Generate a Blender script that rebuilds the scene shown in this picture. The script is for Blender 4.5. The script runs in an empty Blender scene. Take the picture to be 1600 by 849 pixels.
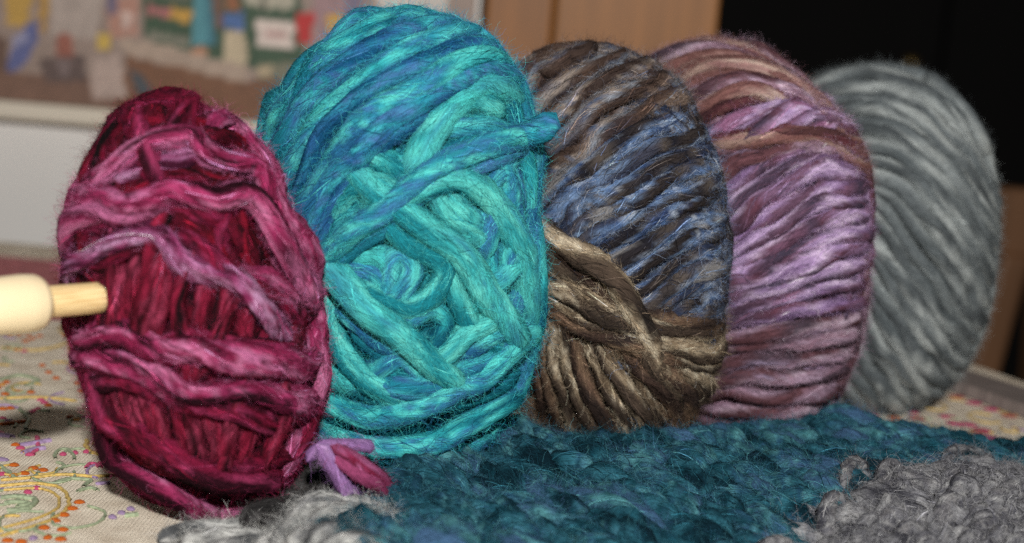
import bpy, math, random
import numpy as np
from mathutils import Matrix, Vector

SC = bpy.context.scene
COL = SC.collection
random.seed(5)
RNG = np.random.default_rng(11)

# ------------------------------------------------------------------ camera
CAM_H, PITCH, ROLL, LENS, SENSOR = 0.117, 9.0, 4.8, 50.0, 36.0
cam_data = bpy.data.cameras.new('camera')
cam = bpy.data.objects.new('camera', cam_data)
COL.objects.link(cam)
CAMROT = Matrix.Rotation(math.radians(90 - PITCH), 4, 'X') @ Matrix.Rotation(math.radians(ROLL), 4, 'Z')
cam.matrix_world = Matrix.Translation((0, 0, CAM_H)) @ CAMROT
cam_data.lens = LENS
cam_data.sensor_width = SENSOR
cam_data.clip_start = 0.01
cam_data.clip_end = 50
cam_data.dof.use_dof = True
cam_data.dof.focus_distance = 0.362
cam_data.dof.aperture_fstop = 9.0
SC.camera = cam
FPX = LENS / SENSOR * 1600.0
CR = np.array(CAMROT.to_3x3())
CP = np.array([0, 0, CAM_H])

# ------------------------------------------------------------------ light
world = bpy.data.worlds.new('World')
SC.world = world
world.use_nodes = True
bgn = world.node_tree.nodes['Background']
bgn.inputs[0].default_value = (1.0, 0.93, 0.84, 1)
bgn.inputs[1].default_value = 0.02
fl = bpy.data.lights.new('camera_flash', 'AREA')
fl.shape = 'RECTANGLE'
fl.size, fl.size_y = 0.032, 0.022
fl.energy = 6.3
fl.color = (1.0, 0.975, 0.94)
flash = bpy.data.objects.new('camera_flash', fl)
COL.objects.link(flash)
flash.location = (0.03, -0.22, 0.322)
flash.rotation_euler = (Vector((0.06, 0.55, 0.05)) - flash.location).to_track_quat('-Z', 'Y').to_euler()

SC.view_settings.view_transform = 'Standard'
SC.view_settings.look = 'None'
SC.view_settings.exposure = 0.0
SC.view_settings.gamma = 1.0
SC.view_settings.use_curve_mapping = False
SC.render.engine = 'CYCLES'
SC.cycles.max_bounces = 5
SC.cycles.diffuse_bounces = 3
SC.cycles.glossy_bounces = 2
SC.cycles.use_denoising = False
SC.cycles_curves.shape = 'RIBBONS'

# ------------------------------------------------------------------ helpers
def lin(c):
    """sRGB 0-255 -> linear"""
    c = np.asarray(c, float) / 255.0
    return np.where(c <= 0.04045, c / 12.92, ((c + 0.055) / 1.055) ** 2.4)

def ray(x, y):
    d = np.array([(x - 800.0) / FPX, -(y - 424.5) / FPX, -1.0])
    return CR @ d                       # depth 1 along the axis

def at(x, y, depth):
    return CP + ray(x, y) * depth

def on_z(x, y, z=0.0):
    d = ray(x, y)
    return CP + d * ((z - CAM_H) / d[2])

def on_y(x, y, Y):
    d = ray(x, y)
    return CP + d * (Y / d[1])

def to_px(p):
    q = (np.asarray(p) - CP) @ CR
    return np.stack([800 - q[..., 0] / q[..., 2] * FPX, 424.5 + q[..., 1] / q[..., 2] * FPX], -1)

T1 = RNG.random(8192)
T2 = RNG.random((256, 256))
def n1(x):
    x = np.asarray(x, float); i = np.floor(x).astype(int); f = x - i; f = f * f * (3 - 2 * f)
    return T1[i % 8192] * (1 - f) + T1[(i + 1) % 8192] * f
def n2(x, y):
    x = np.asarray(x, float); y = np.asarray(y, float)
    i = np.floor(x).astype(int); j = np.floor(y).astype(int); f = x - i; g = y - j
    f = f * f * (3 - 2 * f); g = g * g * (3 - 2 * g)
    a, b = i % 256, (i + 1) % 256; c, d = j % 256, (j + 1) % 256
    return (T2[a, c] * (1 - f) + T2[b, c] * f) * (1 - g) + (T2[a, d] * (1 - f) + T2[b, d] * f) * g

def norm(v):
    return v / np.maximum(np.linalg.norm(v, axis=-1, keepdims=True), 1e-12)

def catmull(P, n):
    P = np.asarray(P, float)
    if len(P) == 2:
        t = np.linspace(0, 1, n)[:, None]
        return P[0] * (1 - t) + P[1] * t
    Q = np.vstack([2 * P[0] - P[1], P, 2 * P[-1] - P[-2]])
    u = np.linspace(0, len(P) - 1 - 1e-6, n); i = u.astype(int); f = (u - i)[:, None]
    a, b, c, d = Q[i], Q[i + 1], Q[i + 2], Q[i + 3]
    return 0.5 * (2 * b + (c - a) * f + (2 * a - 5 * b + 4 * c - d) * f ** 2 + (3 * b - a - 3 * c + d) * f ** 3)

def resample(P, ds, closed=False):
    if closed:
        P = np.vstack([P, P[:1]])
    seg = np.linalg.norm(np.diff(P[:, :3], axis=0), axis=1)
    s = np.concatenate([[0], np.cumsum(seg)])
    n = max(4, int(round(s[-1] / ds)))
    t = np.linspace(0, s[-1], n + 1)
    out = np.stack([np.interp(t, s, P[:, k]) for k in range(P.shape[1])], 1)
    return out, t

def mesh_np(name, V, F4, mats, parent=None, origin=(0, 0, 0), col=None, fib=None, smooth=True, F3=None):
    """one mesh object from numpy arrays: quads F4, optional triangles F3"""
    me = bpy.data.meshes.new(name)
    V = np.asarray(V, np.float32) - np.asarray(origin, np.float32)
    me.vertices.add(len(V)); me.vertices.foreach_set('co', V.ravel())
    F4 = np.asarray(F4, np.int32).reshape(-1, 4)
    li = F4.ravel(); st = np.arange(len(F4)) * 4; tot = np.full(len(F4), 4)
    if F3 is not None and len(F3):
        F3 = np.asarray(F3, np.int32).reshape(-1, 3)
        st = np.concatenate([st, len(li) + np.arange(len(F3)) * 3]); tot = np.concatenate([tot, np.full(len(F3), 3)])
        li = np.concatenate([li, F3.ravel()])
    me.loops.add(len(li)); me.loops.foreach_set('vertex_index', li.astype(np.int32))
    me.polygons.add(len(st)); me.polygons.foreach_set('loop_start', st.astype(np.int32))
    me.polygons.foreach_set('loop_total', tot.astype(np.int32))
    me.polygons.foreach_set('use_smooth', np.full(len(st), smooth))
    me.update(calc_edges=True)
    if col is not None:
        a = me.attributes.new('Col', 'FLOAT_COLOR', 'POINT')
        c4 = np.ones((len(V), 4), np.float32); c4[:, :3] = col
        a.data.foreach_set('color', c4.ravel())
    if fib is not None:
        a = me.attributes.new('fib', 'FLOAT_VECTOR', 'POINT')
        a.data.foreach_set('vector', np.asarray(fib, np.float32).ravel())
    for m in (mats if isinstance(mats, (list, tuple)) else [mats]):
        me.materials.append(m)
    ob = bpy.data.objects.new(name, me)
    COL.objects.link(ob)
    if parent is not None:
        ob.parent = parent
        if parent.type == 'MESH' or tuple(parent.location) != tuple(origin):
            pass
    else:
        ob.location = origin
    return ob

def empty(name, loc, label=None, cat=None, group=None, kind=None):
    o = bpy.data.objects.new(name, None)
    COL.objects.link(o); o.location = loc; o.empty_display_size = 0.01
    tag(o, label, cat, group, kind)
    return o

def tag(o, label=None, cat=None, group=None, kind=None):
    if label: o['label'] = label
    if cat: o['category'] = cat
    if group: o['group'] = group
    if kind: o['kind'] = kind
    return o

# ------------------------------------------------------------------ materials
def new_mat(name):
    m = bpy.data.materials.new(name); m.use_nodes = True
    nt = m.node_tree
    return m, nt, nt.nodes['Principled BSDF']

def mat_wool(name, sheen=0.35, rough=0.62, bump=0.5, scale=9.0):
    m, nt, b = new_mat(name)
    N, L = nt.nodes, nt.links
    at_ = N.new('ShaderNodeAttribute'); at_.attribute_name = 'Col'
    fb = N.new('ShaderNodeAttribute'); fb.attribute_name = 'fib'
    nz = N.new('ShaderNodeTexNoise'); nz.inputs['Scale'].default_value = scale
    nz.inputs['Detail'].default_value = 4.0; nz.inputs['Roughness'].default_value = 0.65
    L.new(fb.outputs['Vector'], nz.inputs['Vector'])
    mr = N.new('ShaderNodeMapRange')
    mr.inputs['From Min'].default_value = 0.3; mr.inputs['From Max'].default_value = 0.7
    mr.inputs['To Min'].default_value = 0.5; mr.inputs['To Max'].default_value = 1.35
    L.new(nz.outputs['Fac'], mr.inputs['Value'])
    mx = N.new('ShaderNodeVectorMath'); mx.operation = 'SCALE'
    L.new(at_.outputs['Color'], mx.inputs[0]); L.new(mr.outputs['Result'], mx.inputs['Scale'])
    L.new(mx.outputs['Vector'], b.inputs['Base Color'])
    bp = N.new('ShaderNodeBump'); bp.inputs['Strength'].default_value = bump; bp.inputs['Distance'].default_value = 0.0006
    L.new(nz.outputs['Fac'], bp.inputs['Height'])
    L.new(bp.outputs['Normal'], b.inputs['Normal'])
    b.inputs['Roughness'].default_value = rough
    b.inputs['Specular IOR Level'].default_value = 0.08
    b.inputs['Sheen Weight'].default_value = sheen
    b.inputs['Sheen Roughness'].default_value = 0.45
    L.new(mx.outputs['Vector'], b.inputs['Sheen Tint'])
    return m

def mat_plain(name, rgb, rough=0.6, noise=0.0, nscale=50, bump=0.0, stretch=None, spec=0.4):
    m, nt, b = new_mat(name)
    N, L = nt.nodes, nt.links
    c = lin(rgb)
    b.inputs['Base Color'].default_value = (*c, 1)
    b.inputs['Roughness'].default_value = rough
    b.inputs['Specular IOR Level'].default_value = spec
    if noise or bump:
        tc = N.new('ShaderNodeTexCoord'); mp = N.new('ShaderNodeMapping')
        L.new(tc.outputs['Object'], mp.inputs['Vector'])
        if stretch: mp.inputs['Scale'].default_value = stretch
        nz = N.new('ShaderNodeTexNoise'); nz.inputs['Scale'].default_value = nscale; nz.inputs['Detail'].default_value = 5
        L.new(mp.outputs['Vector'], nz.inputs['Vector'])
        cr = N.new('ShaderNodeValToRGB')
        cr.color_ramp.elements[0].position = 0.3; cr.color_ramp.elements[1].position = 0.7
        cr.color_ramp.elements[0].color = (*np.clip(c * (1 - noise), 0, 1), 1)
        cr.color_ramp.elements[1].color = (*np.clip(c * (1 + noise), 0, 1), 1)
        L.new(nz.outputs['Fac'], cr.inputs['Fac']); L.new(cr.outputs['Color'], b.inputs['Base Color'])
        if bump:
            bp = N.new('ShaderNodeBump'); bp.inputs['Strength'].default_value = bump; bp.inputs['Distance'].default_value = 0.0005
            L.new(nz.outputs['Fac'], bp.inputs['Height']); L.new(bp.outputs['Normal'], b.inputs['Normal'])
    return m

WOOL = mat_wool('wool_roving', 0.15, 0.85, 0.8, 11.0)
WOOL_MATT = mat_wool('wool_tweed', 0.12, 0.88, 0.8, 11.0)

# ------------------------------------------------------------------ yarn
def pal(a, b=None):
    return {'a': np.array([lin(c) for c in a]), 'b': None if b is None else np.array([lin(c) for c in b])}

def pick(cols, t):
    t = np.clip(t, 0, 0.9999) * (len(cols) - 1)
    i = t.astype(int); f = (t - i)[..., None]
    return cols[i] * (1 - f) + cols[np.minimum(i + 1, len(cols) - 1)] * f

FUZZ_DENSITY = 24e6
HAIR = []          # loose hairs of the strand just made
FUZZ = {}          # hairs gathered per thing, grown at the end
def yarn_arrays(P, N, r, p, *, twist=120.0, ply=0.12, slub=0.25, slub_len=0.03, fibres=1.0, fly=0.1, sides=12, ds=0.0016,
                flat=0.95, closed=False, taper=0.0, fib_len=0.014, fib_w=0.00016, seed=0, seen=None, wob=0.0, cfreq=25.0, plyw=0.5, dark=1.0, fly_len=1.0, groove=.05, cmix=(.8, .75, 1.3), speck=.42):
    """P centreline, N outward normals -> V, quads, colours, fib. The strand: a twisted lobed body plus loose fibres."""
    rg = np.random.default_rng(seed)
    PN, s = resample(np.hstack([P, N]), ds, closed)
    if closed:
        PN = PN[:-1]; s = s[:-1]
    C, Nn = PN[:, :3], norm(PN[:, 3:])
    n = len(C)
    T = norm(np.roll(C, -1, 0) - np.roll(C, 1, 0)) if closed else norm(np.gradient(C, axis=0))
    B = norm(np.cross(T, Nn)); Nn = norm(np.cross(B, T))
    ph = rg.random() * 1000
    if wob:
        C = C + B * ((n1(s * 90 + ph) - .5) * wob)[:, None] + Nn * ((n1(s * 80 + ph + 50) - .5) * wob * .7)[:, None]
    rad = r * (1 + slub * 2 * (n1(s / slub_len + ph) - 0.5))
    if taper and not closed:
        e = np.minimum(s, s[-1] - s) / taper
        rad = rad * np.clip(np.sqrt(np.clip(e, 0, 1)), 0.12, 1)
    tw = twist * s + 2.0 * (n1(s * 30 + ph + 9) - .5)
    th = np.linspace(0, 2 * np.pi, sides, endpoint=False)
    TH, TW = np.meshgrid(th, tw); RAD = rad[:, None]
    def body(theta, twv, radv):
        q = theta - twv
        return radv * (1 + ply * np.cos(2 * q) + groove * np.cos(5 * q + 1.3 + ph) + groove * .7 * np.cos(9 * q + ph))
    def colour(sv, theta, twv, jit):
        q = (theta - twv)
        t = ((n1(sv * cfreq + ph) - .5) * cmix[0] + (n2(q * cmix[2] + ph, sv * 35) - .5) * cmix[1]) * 1.35 + .5 + jit
        c = pick(p['a'], t)
        if p['b'] is not None:
            cb = pick(p['b'], n1(sv * cfreq * 1.3 + ph + 333) * .8 + jit + .1)
            w = np.cos(2 * q) * .5 + .5 if plyw == .5 else (np.cos(q) * .5 + .5)
            k = np.clip((w - (1 - plyw)) * 3.0 + .5 + (n2(q * 2 + 7, sv * 60 + ph) - .5) * 1.2, 0, 1)[..., None]
            c = c * (1 - k) + cb * k
        return c * dark
    Rb = body(TH, TW, RAD)
    V = C[:, None] + Rb[..., None] * (np.cos(TH)[..., None] * Nn[:, None] * flat + np.sin(TH)[..., None] * B[:, None])
    S2 = np.repeat(s[:, None], sides, 1)
    Cc = colour(S2, TH, TW, 0.0)
    Q = TH - TW
    FB = np.stack([np.cos(Q), np.sin(Q), S2 * 28 + ph], -1)
    m = n if closed else n - 1
    i = np.arange(m)[:, None]; j = np.arange(sides)[None]
    i2 = (i + 1) % n; j2 = (j + 1) % sides
    F = np.stack([i * sides + j, i * sides + j2, i2 * sides + j2, i2 * sides + j], -1).reshape(-1, 4)
    Vs, Fs, Cs, Bs = [V.reshape(-1, 3)], [F], [Cc.reshape(-1, 3)], [FB.reshape(-1, 3)]
    off = n * sides
    # fibres
    L = s[-1]
    nf = int(fibres * L * r * 2 / (fib_len * fib_w) * 0.9)
    nfly = int(fly * L * r * FUZZ_DENSITY)
    if nf > 0:
        K = 5
        s0 = rg.random(nf) * L
        ln = fib_len * (0.5 + rg.random(nf))
        th0 = rg.random(nf) * 2 * np.pi
        is_fly = rg.random(nf) < .03
        if seen is not None:          # thin the fibres on the hidden side
            c0 = np.stack([np.interp(s0, s, C[:, k]) for k in range(3)], 1)
            keep = seen(c0) | (rg.random(nf) < .12)
            s0, ln, th0, is_fly = s0[keep], ln[keep], th0[keep], is_fly[keep]; nf = len(s0)
        u = np.linspace(0, 1, K)[None]
        sv = np.clip(s0[:, None] + ln[:, None] * (u - .5), 0, L)
        swing = rg.normal(size=nf)[:, None] * 1.1 * (u - .5)
        itp = lambda A: np.stack([np.interp(sv, s, A[:, k]) for k in range(3)], -1)
        Cf, Nf, Bf = itp(C), itp(Nn), itp(B)
        twf = np.interp(sv, s, tw); radf = np.interp(sv, s, rad)
        thf = th0[:, None] + (twf - np.interp(s0, s, tw)[:, None]) + swing
        end = (2 * np.abs(u - .5)) ** 3
        lift = (0.015 + 0.05 * rg.random(nf))[:, None] + end * (rg.random(nf)[:, None] * .16 - .08)
        flyl = np.where(is_fly, rg.random(nf) ** 1.8, 0)[:, None]
        lift = lift + flyl * fly_len * (u ** 1.7) * (0.0032 / r)
        thf = thf + flyl * (rg.random(nf)[:, None] - .5) * 2.5 * u
        rf = body(thf, twf, radf) * (1 + lift)
        rd = np.cos(thf)[..., None] * Nf * flat + np.sin(thf)[..., None] * Bf
        X = Cf + rf[..., None] * rd
        X = X + (flyl * u)[..., None] * (rg.random((nf, 1, 3)) - .5) * 0.006 * fly_len
        X = X + flyl[..., None] * (rg.random((nf, K, 3)) - .5) * 0.0010
        tf = norm(np.gradient(X, axis=1))
        wd = norm(np.cross(tf, rd))
        wdt = fib_w * (0.5 + rg.random(nf))[:, None] * np.where(is_fly, .42, 1.0)[:, None] * (1 - .75 * end)
        A = X - wd * wdt[..., None] * .5; Bq = X + wd * wdt[..., None] * .5
        VV = np.stack([A, Bq], 2).reshape(-1, 3)
        jit = (rg.random(nf) - .5)[:, None] * .7
        cf = colour(sv, thf, twf, jit) * np.exp(rg.normal(size=nf) * speck - .03)[:, None, None]
        CC = np.repeat(cf[:, :, None], 2, 2).reshape(-1, 3)
        q = thf - twf
        BB = np.stack([np.cos(q), np.sin(q), sv * 28 + ph], -1)
        BB = np.repeat(BB[:, :, None], 2, 2).reshape(-1, 3)
        b0 = off + (np.arange(nf)[:, None] * K + np.arange(K - 1)[None]) * 2
        FF = np.stack([b0, b0 + 1, b0 + 3, b0 + 2], -1).reshape(-1, 4)
        Vs.append(VV); Fs.append(FF); Cs.append(CC); Bs.append(BB)
        off += len(VV)
    if nfly > 0:                      # loose curly hairs standing off the yarn
        K = 6
        s0 = rg.random(nfly) * L
        c0 = np.stack([np.interp(s0, s, C[:, k]) for k in range(3)], 1)
        if seen is not None:
            s0 = s0[seen(c0) | (rg.random(nfly) < .06)]; nfly = len(s0)
        th0 = rg.random(nfly) * 2 * np.pi
        g3 = lambda A: np.stack([np.interp(s0, s, A[:, k]) for k in range(3)], -1)
        c0, nn, bb, tt = g3(C), g3(Nn), g3(B), g3(T)
        rd = np.cos(th0)[:, None] * nn * flat + np.sin(th0)[:, None] * bb
        r0 = np.interp(s0, s, rad)[:, None] * .97
        sg = np.where(rg.random(nfly) < .5, -1, 1)[:, None]
        side = np.cross(tt, rd)
        d0 = norm(sg * tt * 1.0 + rd * (.25 + .8 * rg.random((nfly, 1))) + side * rg.normal(size=(nfly, 1)) * .5)
        ax = norm(rg.normal(size=(nfly, 3)))
        ln = .0027 * fly_len * (rg.random((nfly, 1)) ** 1.5 * 1.6 + .35)
        curl = rg.normal(size=(nfly, 1)) * 3.4
        X = np.zeros((nfly, K, 3)); X[:, 0] = c0 + rd * r0
        d = d0
        for k in range(1, K):
            X[:, k] = X[:, k - 1] + d * ln / (K - 1)
            d = norm(d + np.cross(ax, d) * curl / (K - 1) + rg.normal(size=(nfly, 3)) * .16)
        twk = np.interp(s0, s, tw)
        cf = colour(s0, th0, twk, (rg.random(nfly) - .5) * .8) * np.exp(rg.normal(size=nfly) * .3)[:, None]
        HAIR.append((X, np.clip(cf, 0, .95)))
    return np.vstack(Vs), np.vstack(Fs), np.clip(np.vstack(Cs), 0, .95), np.vstack(Bs)

def yarn(name, P, N, r, p, mat, parent, origin, label=None, **kw):
    HAIR.clear()
    V, F, C, B = yarn_arrays(P, N, r, p, **kw)
    FUZZ.setdefault(parent.name, []).extend(HAIR)
    o = mesh_np(name, V, F, mat, parent, origin, C, B)
    if label: o['label'] = label
    return o

SEED = [100]
def seed():
    SEED[0] += 1
    return SEED[0]

class Ball:
    """a squashed ball of yarn: short axis along the row, long axes upright and across"""
    def __init__(self, name, px, depth, a, c, b, yaw, lean, label, mat, core_rgb, nod=0.0, sq=2.45):
        self.PW = sq
        self.C = at(px[0], px[1], depth)
        M = Matrix.Rotation(math.radians(yaw), 3, 'Z') @ Matrix.Rotation(math.radians(lean), 3, 'Y') @ Matrix.Rotation(math.radians(nod), 3, 'X')
        self.R = np.array(M); self.S = np.array([a, c, b]); self.mat = mat
        th = np.linspace(0, 2 * np.pi, 200); ph = np.linspace(0, np.pi, 90)
        q = np.stack([np.outer(np.cos(th), np.sin(ph)), np.outer(np.sin(th), np.sin(ph)), np.outer(np.ones(200), np.cos(ph))], -1).reshape(-1, 3)
        W = self.w(q); pxs = to_px(W)
        self.zmin = W[:, 2].min()
        print(name, 'bbox x %.0f..%.0f y %.0f..%.0f zmin %.4f' % (pxs[:, 0].min(), pxs[:, 0].max(), pxs[:, 1].min(), pxs[:, 1].max(), self.zmin))
        self.root = empty(name, (self.C[0], self.C[1], max(self.zmin, 0.0)), label, 'yarn ball', 'balls of yarn in a row')
        self.o = tuple(self.root.location)
        n, m = 40, 24
        t = np.linspace(0, 2 * np.pi, n, endpoint=False); f = np.linspace(0.02, np.pi - .02, m)
        q = np.stack([np.outer(np.sin(f), np.cos(t)), np.outer(np.sin(f), np.sin(t)), np.outer(np.cos(f), np.ones(n))], -1).reshape(-1, 3)
        i = np.arange(m - 1)[:, None]; j = np.arange(n)[None]; j2 = (j + 1) % n
        F = np.stack([i * n + j, (i + 1) * n + j, (i + 1) * n + j2, i * n + j2], -1).reshape(-1, 4)
        mesh_np('core', self.w(q) * 0 + self.C + (self.w(q) - self.C) * .93, F, mat, self.root, self.o, np.tile(lin(core_rgb), (len(q), 1)), q * 3)  # core darker than its yarn: shade between the strands put into its colour
        toC = CP - self.C; toC = toC / np.linalg.norm(toC); self.toC = toC
    def lp(self, q):
        return (np.abs(q) ** self.PW).sum(-1, keepdims=True) ** (1 / self.PW)
    def w(self, q):
        return self.C + (q / self.lp(q) * self.S) @ self.R.T
    def nrm(self, q):
        return norm((np.sign(q) * np.abs(q) ** (self.PW - 1) / self.S) @ self.R.T)
    def seen(self, c):
        return ((c - self.C) @ self.toC) > -0.006
    def cast(self, pts):
        out = []
        for x, y in pts:
            o = (self.R.T @ (CP - self.C)) / self.S
            d = (self.R.T @ ray(x, y)) / self.S
            tc_ = -(o @ d) / (d @ d); dt = 1.6 / math.sqrt(d @ d)
            ts = np.linspace(tc_ - dt, tc_ + dt * .3, 260)
            g = self.lp(o + ts[:, None] * d)[:, 0]
            hit = np.nonzero(g < 1)[0]
            q = o + d * (ts[hit[0]] if len(hit) else ts[g.argmin()])
            out.append(q / np.linalg.norm(q))
        return np.array(out)
    def strand(self, px, rpx, p, lift=0.0, ext=(0.6, 0.6), name='yarn_strand', label=None, **kw):
        px = catmull(px, max(24, len(px) * 9))
        q = self.cast(px)
        def walk(q0, q1, ang):
            t = q0 - q1; t = t - q0 * (t @ q0)
            L = np.linalg.norm(t)
            if L < 1e-6: return np.zeros((0, 3))
            t /= L
            a = np.linspace(0, ang, max(2, int(ang / .07)))[1:]
            return np.outer(np.cos(a), q0) + np.outer(np.sin(a), t)
        pre = walk(q[0], q[2], ext[0])[::-1] if ext[0] else np.zeros((0, 3))
        post = walk(q[-1], q[-3], ext[1]) if ext[1] else np.zeros((0, 3))
        # slide the hidden ends under the surface
        Q = np.vstack([pre, q, post])
        dep = np.linalg.norm(self.C - CP); r = rpx * dep / FPX
        Nn = self.nrm(Q)
        off = np.full(len(Q), lift * r)
        if len(pre): off[:len(pre)] -= np.linspace(1.2 * r, 0, len(pre))
        if len(post): off[-len(post):] -= np.linspace(0, 1.2 * r, len(post))
        k = min(6, len(q) // 3)
        if not ext[0]: off[:k] -= np.linspace(1.1 * r, 0, k)
        if not ext[1] and ext[1] is not None: off[-k:] -= np.linspace(0, 1.1 * r, k)
        P = self.w(Q) + Nn * off[:, None]
        kw.setdefault('taper', r * 1.2); kw.setdefault('sides', 14)
        return yarn(name, P, Nn, r, p, self.mat, self.root, self.o, label, seed=seed(), seen=self.seen, **kw)
    def loops(self, n, rpx, p, axis_spread=1.0, sink=1.1, **kw):
        dep = np.linalg.norm(self.C - CP); r = rpx * dep / FPX
        rg = np.random.default_rng(n + int(rpx * 10))
        for k in range(n):
            ax = norm(rg.normal(size=3) * np.array([.55, 1, 1]) * axis_spread)
            e1 = norm(np.cross(ax, [0.3, .2, 1])); e2 = np.cross(ax, e1)
            hgt = (rg.random() - .5) * .9; rr = math.sqrt(1 - hgt * hgt)
            t = np.linspace(0, 2 * np.pi, 70, endpoint=False)
            Q = rr * (np.outer(np.cos(t), e1) + np.outer(np.sin(t), e2)) + hgt * ax
            Nn = self.nrm(Q)
            P = self.w(Q) - Nn * (sink + .35 * rg.random()) * r
            yarn('yarn_strand', P, Nn, r, p, self.mat, self.root, self.o, seed=seed(), closed=True, sides=8, ds=0.003, seen=self.seen, **kw)

def fan(guides, n, jit=2.0, npts=9, trim=0.0):
    """n pixel curves interpolated across a family of guide curves"""
    G = np.array([catmull(g, npts) for g in guides])
    out = []
    for t in np.linspace(0, len(G) - 1, n):
        k = np.array([np.interp(t, np.arange(len(G)), G[:, i, d]) for i in range(npts) for d in (0, 1)]).reshape(npts, 2)
        k = k + RNG.normal(size=(1, 2)) * jit * .5 + RNG.normal(size=(npts, 2)) * jit
        out.append((t, k))
    return out

# ------------------------------------------------------------------ the setting
def box(name, lo, hi, mat, parent=None, origin=None, bevel=0.0):
    lo = np.array(lo, float); hi = np.array(hi, float)
    V = np.array([[x, y, z] for z in (lo[2], hi[2]) for y in (lo[1], hi[1]) for x in (lo[0], hi[0])])
    F = [(0, 2, 3, 1), (4, 5, 7, 6), (0, 1, 5, 4), (2, 6, 7, 3), (0, 4, 6, 2), (1, 3, 7, 5)]
    if origin is None: origin = (0, 0, 0) if parent is None else tuple(parent.location)
    o = mesh_np(name, V, F, mat, parent, origin, smooth=False)
    if bevel:
        md = o.modifiers.new('bevel', 'BEVEL'); md.width = bevel; md.segments = 2
    return o

WALL_Y = 0.80
M_wall = mat_plain('white_painted_wall', (242, 239, 235), .7, .04, 6)
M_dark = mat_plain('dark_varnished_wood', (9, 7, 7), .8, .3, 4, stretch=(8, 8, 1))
M_floor = mat_plain('dark_floorboards', (40, 30, 25), .6, .2, 5, stretch=(1, 8, 1))

xw = on_y(752, 60, WALL_Y)[0]
w = box('wall', (-1.6, WALL_Y, -.75), (xw - .002, WALL_Y + .08, 1.4), M_wall); tag(w, kind='structure')
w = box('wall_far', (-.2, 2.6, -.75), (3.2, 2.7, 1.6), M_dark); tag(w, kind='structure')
w = box('floor', (-1.6, -.5, -.77), (3.2, 2.6, -.752), M_floor); tag(w, kind='structure')

# the print on the wall: flat picture, painted as a grid of pigment
PIC = [
 ((150, 132, 122), [(-200, -200), (800, -200), (800, 260), (-200, 260)]),
 ((170, 156, 147), [(75, -40), (165, -40), (152, 60), (80, 58)]),
 ((104, 82, 72), [(-40, 40), (14, 62), (8, 112), (-40, 115)]),
 ((120, 92, 78), [(-60, 112), (140, 118), (240, 140), (470, 130), (480, 240), (-60, 220)]),
 ((120, 84, 62), [(200, 88), (385, 128), (470, 108), (480, 230), (180, 175)]),
 ((186, 150, 78), [(8, -30), (58, -30), (40, 44), (10, 40)]),
 ((176, 138, 76), [(60, -30), (80, -30), (72, 52), (62, 52)]),
 ((96, 102, 146), [(40, 36), (62, 34), (58, 66), (34, 108), (8, 116), (14, 88), (30, 60)]),
 ((140, 140, 168), [(18, 60), (40, 50), (44, 64), (24, 76)]),
 ((152, 96, 82), [(86, 56), (110, 50), (116, 86), (92, 92)]),
 ((98, 82, 78), [(62, 92), (132, 86), (138, 128), (70, 130)]),
 ((122, 106, 104), [(88, 92), (112, 96), (108, 122), (92, 120)]),
 ((196, 166, 84), [(153, 50), (174, 56), (172, 80), (152, 78)]),
 ((176, 156, 146), [(142, 92), (184, 86), (200, 152), (142, 156)]),
 ((176, 132, 116), [(165, 2), (215, -10), (216, 58), (172, 58)]),
 ((110, 100, 120), [(165, -20), (185, -20), (182, 24), (168, 24)]),
 ((200, 176, 166), [(188, 20), (206, 18), (204, 44), (190, 42)]),
 ((62, 84, 64), [(222, -40), (470, -40), (475, 84), (470, 110), (390, 108), (225, 62)]),
 ((128, 126, 112), [(232, 48), (296, 56), (294, 74), (228, 62)]),
 ((172, 108, 108), [(232, 8), (266, 12), (264, 28), (230, 22)]),
 ((196, 152, 70), [(266, 12), (300, 18), (298, 38), (264, 28)]),
 ((98, 100, 84), [(230, -30), (300, -30), (300, 4), (232, -2)]),
 ((112, 84, 70), [(330, -10), (350, -10), (348, 44), (332, 40)]),
 ((84, 142, 152), [(303, -40), (324, -40), (338, 70), (298, 72)]),
 ((62, 112, 126), [(318, -40), (326, -40), (338, 70), (326, 71)]),
 ((182, 134, 106), [(298, 72), (325, 75), (322, 96), (298, 92)]),
 ((148, 96, 66), [(352, -8), (374, -8), (372, 15), (352, 15)]),
 ((78, 106, 156), [(350, 18), (380, 20), (382, 48), (350, 46)]),
 ((190, 174, 146), [(350, 48), (382, 48), (387, 104), (350, 102)]),
 ((174, 168, 150), [(382, -30), (465, -30), (462, 15), (384, 10)]),
 ((70, 74, 62), [(408, -30), (414, -30), (414, 14), (408, 13)]),
 ((216, 200, 190), [(402, 30), (460, 36), (458, 78), (400, 72)]),
 ((186, 152, 146), [(414, 48), (448, 50), (446, 60), (414, 58)]),
 ((182, 46, 46), [(463, 20), (492, 18), (484, 68), (465, 66)]),
 ((172, 152, 136), [(180, 64), (225, 64), (392, 106), (386, 130), (200, 86)]),
 ((120, 118, 100), [(400, 100), (470, 96), (468, 122), (404, 126)]),
 ((180, 162, 132), [(402, 104), (426, 102), (424, 120), (404, 122)]),
 ((72, 78, 84), [(200, 104), (222, 116), (242, 150), (216, 150)]),
 ((156, 126, 128), [(492, -40), (570, -40), (566, 90), (490, 84)]),
 ((206, 160, 60), [(512, 26), (534, 22), (536, 50), (514, 50)]),
 ((120, 110, 130), [(538, -20), (566, -20), (562, 40), (540, 36)]),
 ((204, 196, 188), [(588, -40), (700, -40), (700, 40), (590, 30)]),
 ((150, 120, 100), [(480, 84), (760, 60), (760, 240), (478, 230)]),
]
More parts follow.
